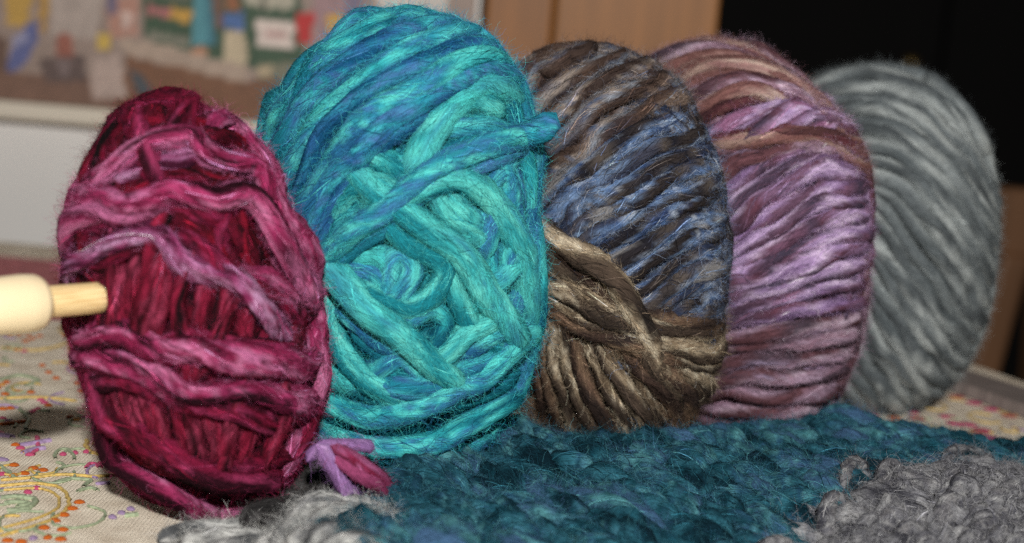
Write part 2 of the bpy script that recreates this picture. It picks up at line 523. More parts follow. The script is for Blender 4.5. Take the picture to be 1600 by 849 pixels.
def inside(poly, X, Y):
    r = np.zeros(X.shape, bool); n = len(poly)
    for i in range(n):
        x1, y1 = poly[i]; x2, y2 = poly[(i + 1) % n]
        if y1 == y2: continue
        c = ((y1 > Y) != (y2 > Y)) & (X < (x2 - x1) * (Y - y1) / (y2 - y1) + x1)
        r ^= c
    return r
pz = on_y(200, 172, WALL_Y - .012)[2]
px0, px1 = on_y(-90, 100, WALL_Y)[0], xw - .004
pic = empty('wall_picture', (0.5 * (px0 + px1), WALL_Y, pz), 'colourful printed street scene with green shopfront and figures, hung on white wall', 'picture')
gx, gz = np.meshgrid(np.linspace(px0, px1, 200), np.linspace(pz, pz + .125, 70))
gp = np.stack([gx, np.full_like(gx, WALL_Y - .0125), gz], -1).reshape(-1, 3)
pp = to_px(gp)
jx = pp[:, 0] + (n2(pp[:, 0] / 9, pp[:, 1] / 9) - .5) * 5; jy = pp[:, 1] + (n2(pp[:, 0] / 9 + 80, pp[:, 1] / 9) - .5) * 5
pc = np.zeros((len(gp), 3))
for c, poly in PIC:
    pc[inside(poly, jx, jy)] = lin(c)
pc *= (1.0 + .4 * n2(pp[:, 0] / 7 + 31, pp[:, 1] / 7))[:, None]
ii = np.arange(69)[:, None] * 200 + np.arange(199)[None]
F = np.stack([ii, ii + 1, ii + 201, ii + 200], -1).reshape(-1, 4)
m_print, nt, b = new_mat('printed_paper')
a_ = nt.nodes.new('ShaderNodeAttribute'); a_.attribute_name = 'Col'
nt.links.new(a_.outputs['Color'], b.inputs['Base Color']); b.inputs['Roughness'].default_value = .6
mesh_np('print', gp, F, m_print, pic, tuple(pic.location), pc)
box('backing_board', (px0, WALL_Y - .012, pz), (px1, WALL_Y - .001, pz + .125), mat_plain('board_edge', (150, 130, 70)), pic)
box('lower_margin', (px0, WALL_Y - .016, pz - .0105), (px1, WALL_Y - .001, pz - .0004), mat_plain('cream_border', (232, 222, 204), .6), pic, bevel=.002)

# honey-coloured cabinet beside the picture
M_honey = mat_plain('honey_wood', (150, 96, 42), .5, .22, 14, .1, stretch=(9, 9, .7))
M_honey2 = mat_plain('honey_wood_stile', (152, 100, 48), .5, .2, 14, .1, stretch=(9, 9, .7))
cx0, cx1 = xw, on_y(1124, 20, WALL_Y)[0]
cab = empty('wooden_cabinet', ((cx0 + cx1) / 2, WALL_Y + .15, -.75), 'honey brown wooden cabinet behind the blue and purple balls', 'cabinet')
xm = on_y(866, 20, WALL_Y)[0]
box('door', (cx0 + .001, WALL_Y + .0015, -.75), (xm - .0004, WALL_Y + .30, 1.2), M_honey, cab, bevel=.002)
box('side_panel', (xm + .0004, WALL_Y, -.75), (cx1, WALL_Y + .30, 1.2), M_honey2, cab, bevel=.002)

# dark cabinet far right with a small brass knob
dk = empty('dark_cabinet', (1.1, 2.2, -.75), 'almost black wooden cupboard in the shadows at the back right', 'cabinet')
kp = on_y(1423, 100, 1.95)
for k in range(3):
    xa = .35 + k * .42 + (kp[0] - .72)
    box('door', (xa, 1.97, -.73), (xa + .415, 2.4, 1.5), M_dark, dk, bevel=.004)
t = np.linspace(0, 2 * np.pi, 12, endpoint=False)
prof = [(.004, 0), (.004, .010), (.010, .016), (.012, .022), (.009, .028), (.001, .030)]
V = np.array([[kp[0] + r * math.cos(a), 1.97 - h, kp[2] + r * math.sin(a)] for r, h in prof for a in t])
F = [(i * 12 + j, i * 12 + (j + 1) % 12, (i + 1) * 12 + (j + 1) % 12, (i + 1) * 12 + j) for i in range(5) for j in range(12)]
brass, nt, b = new_mat('brass'); b.inputs['Base Color'].default_value = (.6, .4, .12, 1); b.inputs['Metallic'].default_value = 1; b.inputs['Roughness'].default_value = .35
mesh_np('knob', V, F, brass, dk, tuple(dk.location))

# wooden chair at the right edge
M_chair = mat_plain('brown_chair_wood', (112, 78, 52), .5, .25, 12, stretch=(6, 6, .8))
cy = 0.93
c0 = on_y(1548, 262, cy); c1 = on_y(1720, 262, cy); c2 = on_y(1552, 402, cy)
chair = empty('wooden_chair', ((c0[0] + c1[0]) / 2, cy, -.75), 'brown wooden chair standing behind the grey ball at the right edge', 'chair')
box('backrest', (c0[0], cy, c2[2]), (c1[0], cy + .022, c0[2] - .012), M_chair, chair, bevel=.004)
def post(xa, za, xb, zb, wd, y0):
    V = np.array([[xa - wd, y0, za], [xa + wd, y0, za], [xa + wd, y0 + .03, za], [xa - wd, y0 + .03, za],
                  [xb - wd, y0, zb], [xb + wd, y0, zb], [xb + wd, y0 + .03, zb], [xb - wd, y0 + .03, zb]])
    F = [(0, 1, 2, 3), (7, 6, 5, 4), (0, 4, 5, 1), (1, 5, 6, 2), (2, 6, 7, 3), (3, 7, 4, 0)]
    o = mesh_np('leg', V, F, M_chair, chair, tuple(chair.location), smooth=False)
    md = o.modifiers.new('bevel', 'BEVEL'); md.width = .004; md.segments = 2
la, lb = on_y(1588, 398, cy), on_y(1540, 575, cy)
dz = (la[0] - lb[0]) / (la[2] - lb[2])
post(la[0], la[2], la[0] + dz * (-.75 - la[2]), -.75, .010, cy - .004)
post(c1[0] - .02, la[2], c1[0] - .02 + dz * .3, -.75, .010, cy - .004)
box('seat', (c0[0] - .09, cy - .001 + .03, -.25), (c1[0], cy + .40, -.22), M_chair, chair, bevel=.006)

# table and embroidered cloth
M_tab = mat_plain('table_wood', (110, 74, 44), .5, .25, 10, stretch=(.7, 8, 1))
m_cloth, nt, b = new_mat('woven_cloth')
N, L = nt.nodes, nt.links
tc = N.new('ShaderNodeTexCoord')
nz = N.new('ShaderNodeTexNoise'); nz.inputs['Scale'].default_value = 120; nz.inputs['Detail'].default_value = 6
L.new(tc.outputs['Object'], nz.inputs['Vector'])
w1 = N.new('ShaderNodeTexWave'); w1.inputs['Scale'].default_value = 330; w1.bands_direction = 'X'; w1.inputs['Distortion'].default_value = 1.2; w1.inputs['Detail'].default_value = 1
w2 = N.new('ShaderNodeTexWave'); w2.inputs['Scale'].default_value = 330; w2.bands_direction = 'Y'; w2.inputs['Distortion'].default_value = 1.2; w2.inputs['Detail'].default_value = 1
L.new(tc.outputs['Object'], w1.inputs['Vector']); L.new(tc.outputs['Object'], w2.inputs['Vector'])
mu = N.new('ShaderNodeMath'); mu.operation = 'MAXIMUM'; L.new(w1.outputs['Fac'], mu.inputs[0]); L.new(w2.outputs['Fac'], mu.inputs[1])
cr = N.new('ShaderNodeValToRGB'); cr.color_ramp.elements[0].color = (*lin((212, 197, 176)), 1); cr.color_ramp.elements[1].color = (*lin((244, 232, 212)), 1)
cr.color_ramp.elements[0].position = .3; cr.color_ramp.elements[1].position = .65
L.new(nz.outputs['Fac'], cr.inputs['Fac'])
hs = N.new('ShaderNodeMapRange'); hs.inputs['To Min'].default_value = .88; hs.inputs['To Max'].default_value = 1.0; L.new(mu.outputs[0], hs.inputs['Value'])
vm = N.new('ShaderNodeVectorMath'); vm.operation = 'SCALE'; L.new(cr.outputs['Color'], vm.inputs[0]); L.new(hs.outputs['Result'], vm.inputs['Scale'])
L.new(vm.outputs['Vector'], b.inputs['Base Color']); b.inputs['Roughness'].default_value = .9; b.inputs['Specular IOR Level'].default_value = .15
bp = N.new('ShaderNodeBump'); bp.inputs['Strength'].default_value = .8; bp.inputs['Distance'].default_value = .0005
L.new(mu.outputs[0], bp.inputs['Height']); L.new(bp.outputs['Normal'], b.inputs['Normal'])

q1, q2 = on_z(1470, 552), on_z(1640, 612)
yb = on_z(40, 381)[1]
outline = [(-.75, .05), (.5, .05), (.5, q2[1] - .06), (q2[0], q2[1]), (q1[0], q1[1]), (.12, yb), (-.75, yb)]
def slab(name, poly, z0, z1, mat):
    n = len(poly); V = [(x, y, z0) for x, y in poly] + [(x, y, z1) for x, y in poly]
    me = bpy.data.meshes.new(name)
    me.from_pydata(V, [], [tuple(range(n - 1, -1, -1)), tuple(range(n, 2 * n))] + [(i, (i + 1) % n, n + (i + 1) % n, n + i) for i in range(n)])
    me.materials.append(mat); o = bpy.data.objects.new(name, me); COL.objects.link(o); return o
tb = slab('table', outline, -.04, -.003, M_tab); tag(tb, kind='structure')
cloth = slab('tablecloth', outline, -.0028, 0, m_cloth); tag(cloth, kind='structure')

THREAD = {}
def thread(rgb):
    if rgb not in THREAD:
        THREAD[rgb] = mat_plain('embroidery_thread', rgb, .55, .3, 900, .6)
    return THREAD[rgb]
def petal_mesh(rgb):
    me = bpy.data.meshes.get('petal_%d_%d_%d' % rgb)
    if me: return me
    me = bpy.data.meshes.new('petal_%d_%d_%d' % rgb)
    n = 12; V = []; F = []
    for k, (r, z) in enumerate([(1, .02), (.8, .6), (.4, .95)]):
        V += [(r * math.cos(2 * math.pi * i / n), r * math.sin(2 * math.pi * i / n), z) for i in range(n)]
    V.append((0, 0, 1))
    for k in range(2):
        F += [(k * n + i, k * n + (i + 1) % n, (k + 1) * n + (i + 1) % n, (k + 1) * n + i) for i in range(n)]
    F += [(2 * n + i, 2 * n + (i + 1) % n, 3 * n) for i in range(n)]
    me.from_pydata(V, [], F); me.materials.append(thread(rgb))
    for p in me.polygons: p.use_smooth = True
    return me
def petal(x, y, lx, ly, ang, rgb, name='embroidered_leaf'):
    """embroidered leaf on the cloth, position in metres"""
    o = bpy.data.objects.new(name, petal_mesh(rgb)); COL.objects.link(o)
    o.location = (x, y, .0001); o.scale = (lx, ly, .0007); o.rotation_euler = (0, 0, ang); o.parent = cloth
def vine(pts, rgb, r=.0004, name='embroidered_vine'):
    P = catmull(np.array([(x, y, .0003) for x, y in pts]), len(pts) * 8)
    P[:, :2] += (n2(P[:, :2] @ [900, 300], P[:, :2] @ [200, 800]) - .5)[:, None] * .0006
    T = norm(np.gradient(P, axis=0)); B = norm(np.cross(T, [0, 0, 1])); n = len(P)
    V = np.stack([P + B * r * math.cos(a) + np.array([0, 0, 1]) * r * .8 * math.sin(a) for a in np.linspace(0, 2 * np.pi, 6, endpoint=False)], 1).reshape(-1, 3)
    i = np.arange(n - 1)[:, None]; j = np.arange(6)[None]
    F = np.stack([i * 6 + j, i * 6 + (j + 1) % 6, (i + 1) * 6 + (j + 1) % 6, (i + 1) * 6 + j], -1).reshape(-1, 4)
    mesh_np(name, V, F, thread(rgb), cloth, (0, 0, 0))
OR, GR, YE, LI, PK = (196, 96, 22), (146, 158, 128), (196, 166, 92), (158, 134, 170), (198, 78, 118)
def pt(x, y): return tuple(on_z(x, y)[:2])
for x, y, a in [(22, 728, .2), (38, 741, .1), (52, 733, .6), (67, 736, .5), (124, 786, .3), (113, 796, .25), (100, 806, .1), (86, 815, .0), (69, 826, -.1),
                (98, 829, .1), (95, 844, .1), (33, 848, 0), (12, 846, 0), (66, 572, -.6), (76, 583, -.5), (88, 592, -.2), (4, 640, 0), (16, 639, .1),
                (28, 614, 0), (48, 614, .1), (8, 617, 0), (50, 530, .2), (62, 526, .5), (102, 524, .8), (40, 534, 0), (122, 600, .5), (136, 588, 1.2), (128, 612, .2)]:
    X, Y = pt(x, y); petal(X, Y, .0014, .0011, a, OR)
for poly, c, r in [([(0, 761), (60, 757), (100, 768), (105, 795), (70, 818), (0, 840)], YE, .0005), ([(0, 768), (55, 765), (88, 774), (92, 793), (62, 810), (0, 828)], YE, .0004),
                   ([(50, 748), (100, 743), (150, 746), (200, 740)], YE, .0005), ([(0, 752), (50, 748)], YE, .0005), ([(135, 690), (137, 704), (156, 711), (176, 706)], YE, .0007),
                   ([(146, 698), (150, 690), (170, 692)], YE, .0006), ([(0, 624), (60, 622), (120, 628)], YE, .0005), ([(0, 545), (60, 548), (110, 535), (120, 520)], YE, .0006),
                   ([(86, 718), (88, 708), (100, 703), (112, 708), (116, 720)], GR, .0005), ([(90, 724), (100, 728), (96, 736)], GR, .0005),
                   ([(0, 780), (30, 778), (55, 784), (40, 797), (10, 800)], GR, .0008), ([(8, 788), (30, 786), (44, 790), (28, 794)], GR, .0008),
                   ([(85, 756), (110, 750), (140, 752), (130, 762)], GR, .0006), ([(120, 770), (140, 764), (152, 768)], GR, .0006), ([(0, 595), (30, 588), (60, 596), (40, 604)], GR, .0007),
                   ([(0, 730), (12, 738), (24, 750)], GR, .0006), ([(30, 640), (44, 655), (40, 672)], GR, .0006), ([(195, 808), (215, 806)], GR, .0008),
                   ([(135, 734), (140, 727), (152, 728), (158, 732)], PK, .0007), ([(154, 728), (167, 727)], PK, .0010), ([(58, 684), (60, 700), (50, 712)], PK, .0006),
                   ([(30, 698), (55, 694), (78, 690)], LI, .0009), ([(36, 710), (54, 704), (72, 702)], LI, .0009), ([(0, 681), (20, 685)], LI, .0009), ([(0, 677), (12, 684)], PK, .0006),
                   ([(150, 758), (172, 756)], LI, .0006), ([(0, 665), (40, 660)], OR, .0007), ([(44, 648), (60, 640)], PK, .0007)]:
    vine([pt(x, y) for x, y in poly], c, r)
# small filling stitches between the larger motifs
rq = random.Random(21)
for k in range(100):
    x, y = (rq.uniform(-10, 185), rq.uniform(490, 845)) if k < 48 else (rq.uniform(1290, 1620), rq.uniform(618, 715))
    X, Y = pt(x, y); a0 = rq.uniform(0, 3.14); kind = rq.random()
    if kind < .35:
        for q in range(rq.choice([2, 3, 4])):
            sc_ = 1 if x < 900 else 2.6
            petal(X + q * sc_ * .0030 * math.cos(a0), Y + q * sc_ * .0036 * math.sin(a0), .0013 * sc_, .0010 * sc_, a0 + 1.2, rq.choice([OR, (206, 140, 60), PK, LI] if x < 900 else [OR, PK, PK, (176, 90, 84)]))
    else:
        R = rq.uniform(.003, .006)
        vine([(X + R * math.cos(a0 + t_), Y + R * 1.3 * math.sin(a0 + t_)) for t_ in np.linspace(0, rq.uniform(2, 5), 6)], rq.choice([GR, YE, GR, LI]), .0004)
# the same motifs, scattered, over the rest of the cloth
rg = random.Random(3)
for k in range(70):
    x = rg.uniform(-.42, .34); y = rg.uniform(.30, .69)
    if -.13 < x < .2 and .3 < y < .62 or (x > -.14 and y < .38) or (y < .36 and x < -.1 and rg.random() < .3): continue
    if not inside([(a_ * .97, b_ - .02) for a_, b_ in outline], np.array([x]), np.array([y]))[0]: continue
    a0 = rg.uniform(0, 6.28); R = rg.uniform(.007, .015)
    vine([(x + R * math.cos(a0 + t_) * (1 - .1 * t_), y + R * math.sin(a0 + t_) * (1 - .1 * t_)) for t_ in np.linspace(0, 4.5, 8)], rg.choice([YE, GR]), .0007)
    for t_ in np.linspace(.3, 4, 6):
        petal(x + R * 1.3 * math.cos(a0 + t_), y + R * 1.3 * math.sin(a0 + t_), .0022, .0013, a0 + t_, rg.choice([OR, OR, PK, LI]))
# woven pink border of the cloth at its far edge
M_pink = mat_plain('pink_woven_border', (176, 104, 108), .9, .35, 160, .3)
o = box('woven_border', (-.745, yb - .17, .0003), (-.07, yb - .045, .0008), M_pink, cloth, (0, 0, 0))
# booklet at the back right
M_pap2 = mat_plain('grey_leaflet', (122, 112, 108), .6, .3, 60, stretch=(1, 9, 1))
def sheet(name, px, z0, z1, mat, label, cat):
    o = slab(name, [tuple(on_z(x, y, z1)[:2]) for x, y in px][::-1], z0, z1, mat); tag(o, label, cat)
sheet('small_booklet', [(1478, 590), (1500, 574), (1640, 618), (1620, 640)], .0006, .005, M_pap2, 'small grey booklet lying on the cloth behind the grey ball', 'booklet')

# ------------------------------------------------------------------ palettes (sRGB of the wool itself)
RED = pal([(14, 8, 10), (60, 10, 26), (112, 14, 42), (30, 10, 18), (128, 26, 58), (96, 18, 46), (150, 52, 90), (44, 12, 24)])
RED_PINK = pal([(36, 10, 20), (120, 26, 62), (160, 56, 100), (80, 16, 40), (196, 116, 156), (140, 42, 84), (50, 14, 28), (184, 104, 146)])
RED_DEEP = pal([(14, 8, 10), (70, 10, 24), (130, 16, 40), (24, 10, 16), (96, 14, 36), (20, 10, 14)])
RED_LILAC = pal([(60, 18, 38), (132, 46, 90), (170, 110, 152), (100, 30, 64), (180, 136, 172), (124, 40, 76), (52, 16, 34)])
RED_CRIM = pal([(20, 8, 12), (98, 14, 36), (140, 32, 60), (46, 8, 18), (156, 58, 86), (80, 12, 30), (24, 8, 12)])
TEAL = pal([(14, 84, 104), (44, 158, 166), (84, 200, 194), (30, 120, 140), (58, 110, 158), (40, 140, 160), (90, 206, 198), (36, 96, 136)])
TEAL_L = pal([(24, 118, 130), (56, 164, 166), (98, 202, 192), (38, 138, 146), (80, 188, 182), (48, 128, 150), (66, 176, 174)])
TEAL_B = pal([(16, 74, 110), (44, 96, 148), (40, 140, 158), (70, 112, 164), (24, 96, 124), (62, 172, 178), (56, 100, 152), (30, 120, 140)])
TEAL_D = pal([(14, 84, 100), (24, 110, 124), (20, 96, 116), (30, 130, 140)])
BLUE = pal([(44, 58, 92), (90, 118, 160), (164, 174, 188), (54, 80, 124), (118, 144, 180), (44, 48, 62), (130, 128, 128)], [(20, 19, 22), (50, 44, 43), (28, 28, 36), (84, 76, 70), (44, 54, 78), (24, 22, 25)])
BLUE_T = pal([(76, 86, 104), (136, 142, 152), (86, 76, 72), (156, 144, 134), (66, 82, 110), (112, 96, 86)], [(34, 30, 32), (74, 58, 50), (40, 38, 46)])
TAN = pal([(96, 82, 66), (156, 138, 114), (218, 206, 182), (120, 101, 80), (180, 163, 137), (86, 74, 62)], [(36, 31, 28), (74, 62, 53), (32, 29, 28), (98, 84, 70)])
TAN_D = pal([(88, 70, 58), (124, 102, 82), (100, 78, 66), (140, 118, 96)], [(36, 30, 28), (62, 48, 42), (40, 36, 36)])
LILAC = pal([(124, 98, 138), (180, 152, 196), (216, 194, 224), (156, 128, 174), (200, 174, 214), (144, 98, 130)], [(56, 42, 54), (112, 78, 100), (66, 58, 76), (94, 56, 70), (150, 126, 166)])
ROSE = pal([(122, 96, 112), (178, 154, 176), (150, 112, 130), (200, 180, 198), (126, 88, 98), (164, 146, 174)], [(58, 40, 46), (98, 64, 70), (64, 54, 64), (116, 90, 104)])
BEIGE = pal([(140, 112, 104), (176, 150, 138), (150, 108, 108), (190, 168, 156)], [(104, 66, 70), (126, 88, 84), (92, 62, 60)])
CRIM = pal([(84, 44, 52), (120, 76, 80), (124, 92, 88), (98, 52, 60)], [(54, 30, 36), (84, 56, 56)])
GREY = pal([(112, 119, 121), (146, 153, 154), (170, 176, 175), (128, 135, 137)], [(74, 81, 84), (100, 107, 110), (64, 69, 72)])
GREY_L = pal([(84, 86, 88), (150, 150, 150), (200, 200, 196), (110, 112, 112), (214, 214, 210), (120, 120, 122), (176, 176, 172)])

LEFT = 'first'
# ------------------------------------------------------------------ burgundy ball
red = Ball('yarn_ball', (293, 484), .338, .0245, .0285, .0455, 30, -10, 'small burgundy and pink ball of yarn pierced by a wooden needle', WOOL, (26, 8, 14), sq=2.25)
kw = dict(twist=60, ply=.18, slub=.22, cfreq=28, fib_len=.010, fly=.36, wob=.0030, groove=.12, fib_w=.00012, cmix=(.5, 1.1, 2.2), speck=.75, sides=16)
red.loops(20, 23, RED_DEEP, fibres=.25, twist=70, slub=.2, cfreq=50)
RS = [
 # far left side, over the shoulder
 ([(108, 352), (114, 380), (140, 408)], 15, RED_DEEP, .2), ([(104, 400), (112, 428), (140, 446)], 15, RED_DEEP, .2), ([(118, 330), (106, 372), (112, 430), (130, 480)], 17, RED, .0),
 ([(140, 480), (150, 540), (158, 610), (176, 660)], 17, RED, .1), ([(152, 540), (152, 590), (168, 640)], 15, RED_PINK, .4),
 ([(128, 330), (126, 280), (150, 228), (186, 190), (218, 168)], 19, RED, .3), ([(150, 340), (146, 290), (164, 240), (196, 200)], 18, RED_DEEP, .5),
 ([(168, 310), (172, 262), (186, 222), (206, 190)], 17, RED, .8), ([(190, 300), (192, 252), (206, 214), (230, 206)], 17, RED_DEEP, .6), ([(152, 388), (146, 350), (150, 316)], 17, RED_DEEP, .4),
 # top
 ([(228, 248), (214, 206), (218, 172), (246, 158), (274, 168), (290, 194)], 19, RED, .9), ([(232, 190), (250, 178), (268, 196)], 17, RED_DEEP, .1), ([(282, 206), (298, 186), (316, 164), (328, 176)], 17, RED, 1.1),
 ([(250, 220), (280, 206), (310, 200), (350, 186)], 18, RED_DEEP, .4), ([(300, 172), (340, 176), (374, 200)], 18, RED_DEEP, .2), ([(236, 262), (262, 240), (300, 226)], 17, RED_DEEP, .1),
 # right shoulder
 ([(326, 200), (356, 196), (386, 224), (404, 268), (414, 316), (428, 366)], 19, RED_PINK, .7), ([(352, 188), (390, 212), (416, 256), (436, 310), (448, 370), (456, 430)], 19, RED_PINK, .3),
 ([(396, 214), (426, 258), (444, 300), (452, 350), (460, 410)], 17, RED_LILAC, .1), ([(330, 222), (366, 228), (392, 262), (404, 310)], 18, RED_DEEP, .3), ([(412, 320), (430, 380), (452, 440), (468, 500)], 18, RED_PINK, .2),
 ([(454, 420), (470, 480), (482, 540), (492, 590)], 17, RED, .1),
 # first diagonal band
 ([(172, 296), (186, 286), (210, 264), (232, 247), (266, 234), (298, 231), (318, 253), (346, 265), (376, 272), (396, 302), (424, 352), (446, 402)], 20, RED_PINK, 1.3),
 ([(180, 306), (214, 282), (244, 266), (276, 262)], 15, RED_LILAC, 1.0), ([(216, 300), (250, 286), (290, 278), (330, 292), (360, 300)], 17, RED_DEEP, .4), ([(230, 318), (262, 300), (300, 304), (350, 312)], 15, RED, .3),
 # second band
 ([(156, 338), (186, 323), (212, 332), (248, 317), (268, 306), (298, 320), (330, 329), (364, 321), (388, 342), (412, 376), (438, 414), (456, 446)], 20, RED_PINK, 1.4),
 ([(150, 352), (180, 346), (220, 346), (260, 336), (300, 340)], 15, RED, .8),
 ([(240, 352), (280, 346), (312, 372), (330, 402)], 17, RED_DEEP, .3), ([(300, 344), (340, 350), (372, 380)], 17, RED_DEEP, .2), ([(352, 350), (346, 384), (352, 420)], 16, RED, .4), ([(378, 372), (396, 410), (420, 440)], 15, RED_DEEP, .4),
 # third band
 ([(158, 402), (186, 382), (226, 371), (256, 369), (282, 396), (306, 424), (332, 437), (362, 450), (384, 470)], 18, RED_LILAC, 1.2),
 ([(170, 414), (200, 396), (236, 386), (262, 392)], 14, RED, 1.0), ([(318, 396), (350, 420), (390, 446), (430, 470), (466, 500)], 18, RED, .9), ([(380, 440), (414, 456), (446, 476), (472, 502)], 17, RED_PINK, 1.1),
 # upright inner strands
 ([(258, 396), (256, 440), (248, 496)], 17, RED_CRIM, 1.1), ([(196, 416), (192, 460), (192, 510)], 15, RED_CRIM, 0.9), ([(226, 410), (220, 456), (216, 510)], 15, RED_CRIM, 0.8), ([(170, 430), (170, 470), (176, 512)], 15, RED_CRIM, 0.8),
 ([(288, 440), (286, 480), (290, 530)], 15, RED_CRIM, 0.7), ([(336, 450), (332, 490), (322, 536)], 17, RED_CRIM, 0.8), ([(380, 470), (378, 510), (376, 545)], 16, RED_CRIM, 0.6), ([(416, 490), (410, 524), (406, 550)], 12, RED_CRIM, 0.7), ([(312, 440), (308, 480), (306, 530)], 13, RED_CRIM, 0.6),
 ([(356, 470), (352, 510), (350, 545)], 13, RED_CRIM, 0.5), ([(446, 500), (446, 530), (440, 555)], 14, RED_CRIM, 0.5),
 # lower bands
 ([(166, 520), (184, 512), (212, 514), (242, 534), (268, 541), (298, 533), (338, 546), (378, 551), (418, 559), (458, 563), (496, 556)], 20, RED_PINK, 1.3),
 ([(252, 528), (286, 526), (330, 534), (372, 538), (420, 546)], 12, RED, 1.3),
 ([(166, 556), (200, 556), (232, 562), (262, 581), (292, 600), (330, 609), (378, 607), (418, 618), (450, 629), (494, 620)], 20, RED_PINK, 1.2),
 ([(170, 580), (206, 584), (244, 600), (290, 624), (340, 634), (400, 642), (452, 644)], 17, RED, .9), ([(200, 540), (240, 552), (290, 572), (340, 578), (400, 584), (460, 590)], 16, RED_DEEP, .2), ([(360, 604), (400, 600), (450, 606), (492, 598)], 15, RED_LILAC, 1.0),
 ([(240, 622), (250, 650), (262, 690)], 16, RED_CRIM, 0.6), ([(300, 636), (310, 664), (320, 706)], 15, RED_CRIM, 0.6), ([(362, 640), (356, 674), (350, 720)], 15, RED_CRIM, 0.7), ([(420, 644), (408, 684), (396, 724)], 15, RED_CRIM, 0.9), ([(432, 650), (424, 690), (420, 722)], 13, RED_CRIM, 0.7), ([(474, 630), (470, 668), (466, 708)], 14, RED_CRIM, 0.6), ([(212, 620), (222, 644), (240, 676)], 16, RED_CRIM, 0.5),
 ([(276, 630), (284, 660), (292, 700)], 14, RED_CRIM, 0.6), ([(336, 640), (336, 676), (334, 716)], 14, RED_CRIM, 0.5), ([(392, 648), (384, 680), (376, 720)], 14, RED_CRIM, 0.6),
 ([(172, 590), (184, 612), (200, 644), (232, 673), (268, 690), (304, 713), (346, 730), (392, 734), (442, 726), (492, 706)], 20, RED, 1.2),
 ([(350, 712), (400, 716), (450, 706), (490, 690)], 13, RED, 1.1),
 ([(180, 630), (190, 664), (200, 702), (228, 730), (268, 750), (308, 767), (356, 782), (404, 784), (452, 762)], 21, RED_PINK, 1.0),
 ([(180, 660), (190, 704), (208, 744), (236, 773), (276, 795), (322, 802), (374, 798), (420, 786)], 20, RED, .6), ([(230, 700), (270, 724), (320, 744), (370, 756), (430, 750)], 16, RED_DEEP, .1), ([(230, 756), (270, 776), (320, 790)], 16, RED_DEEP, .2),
]
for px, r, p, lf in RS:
    red.strand(px, r * (1.0 if lf > .75 else .95), p, lf, ext=(.5, .5) if len(px) > 6 else (.25, .25), fibres=1.1, **kw)

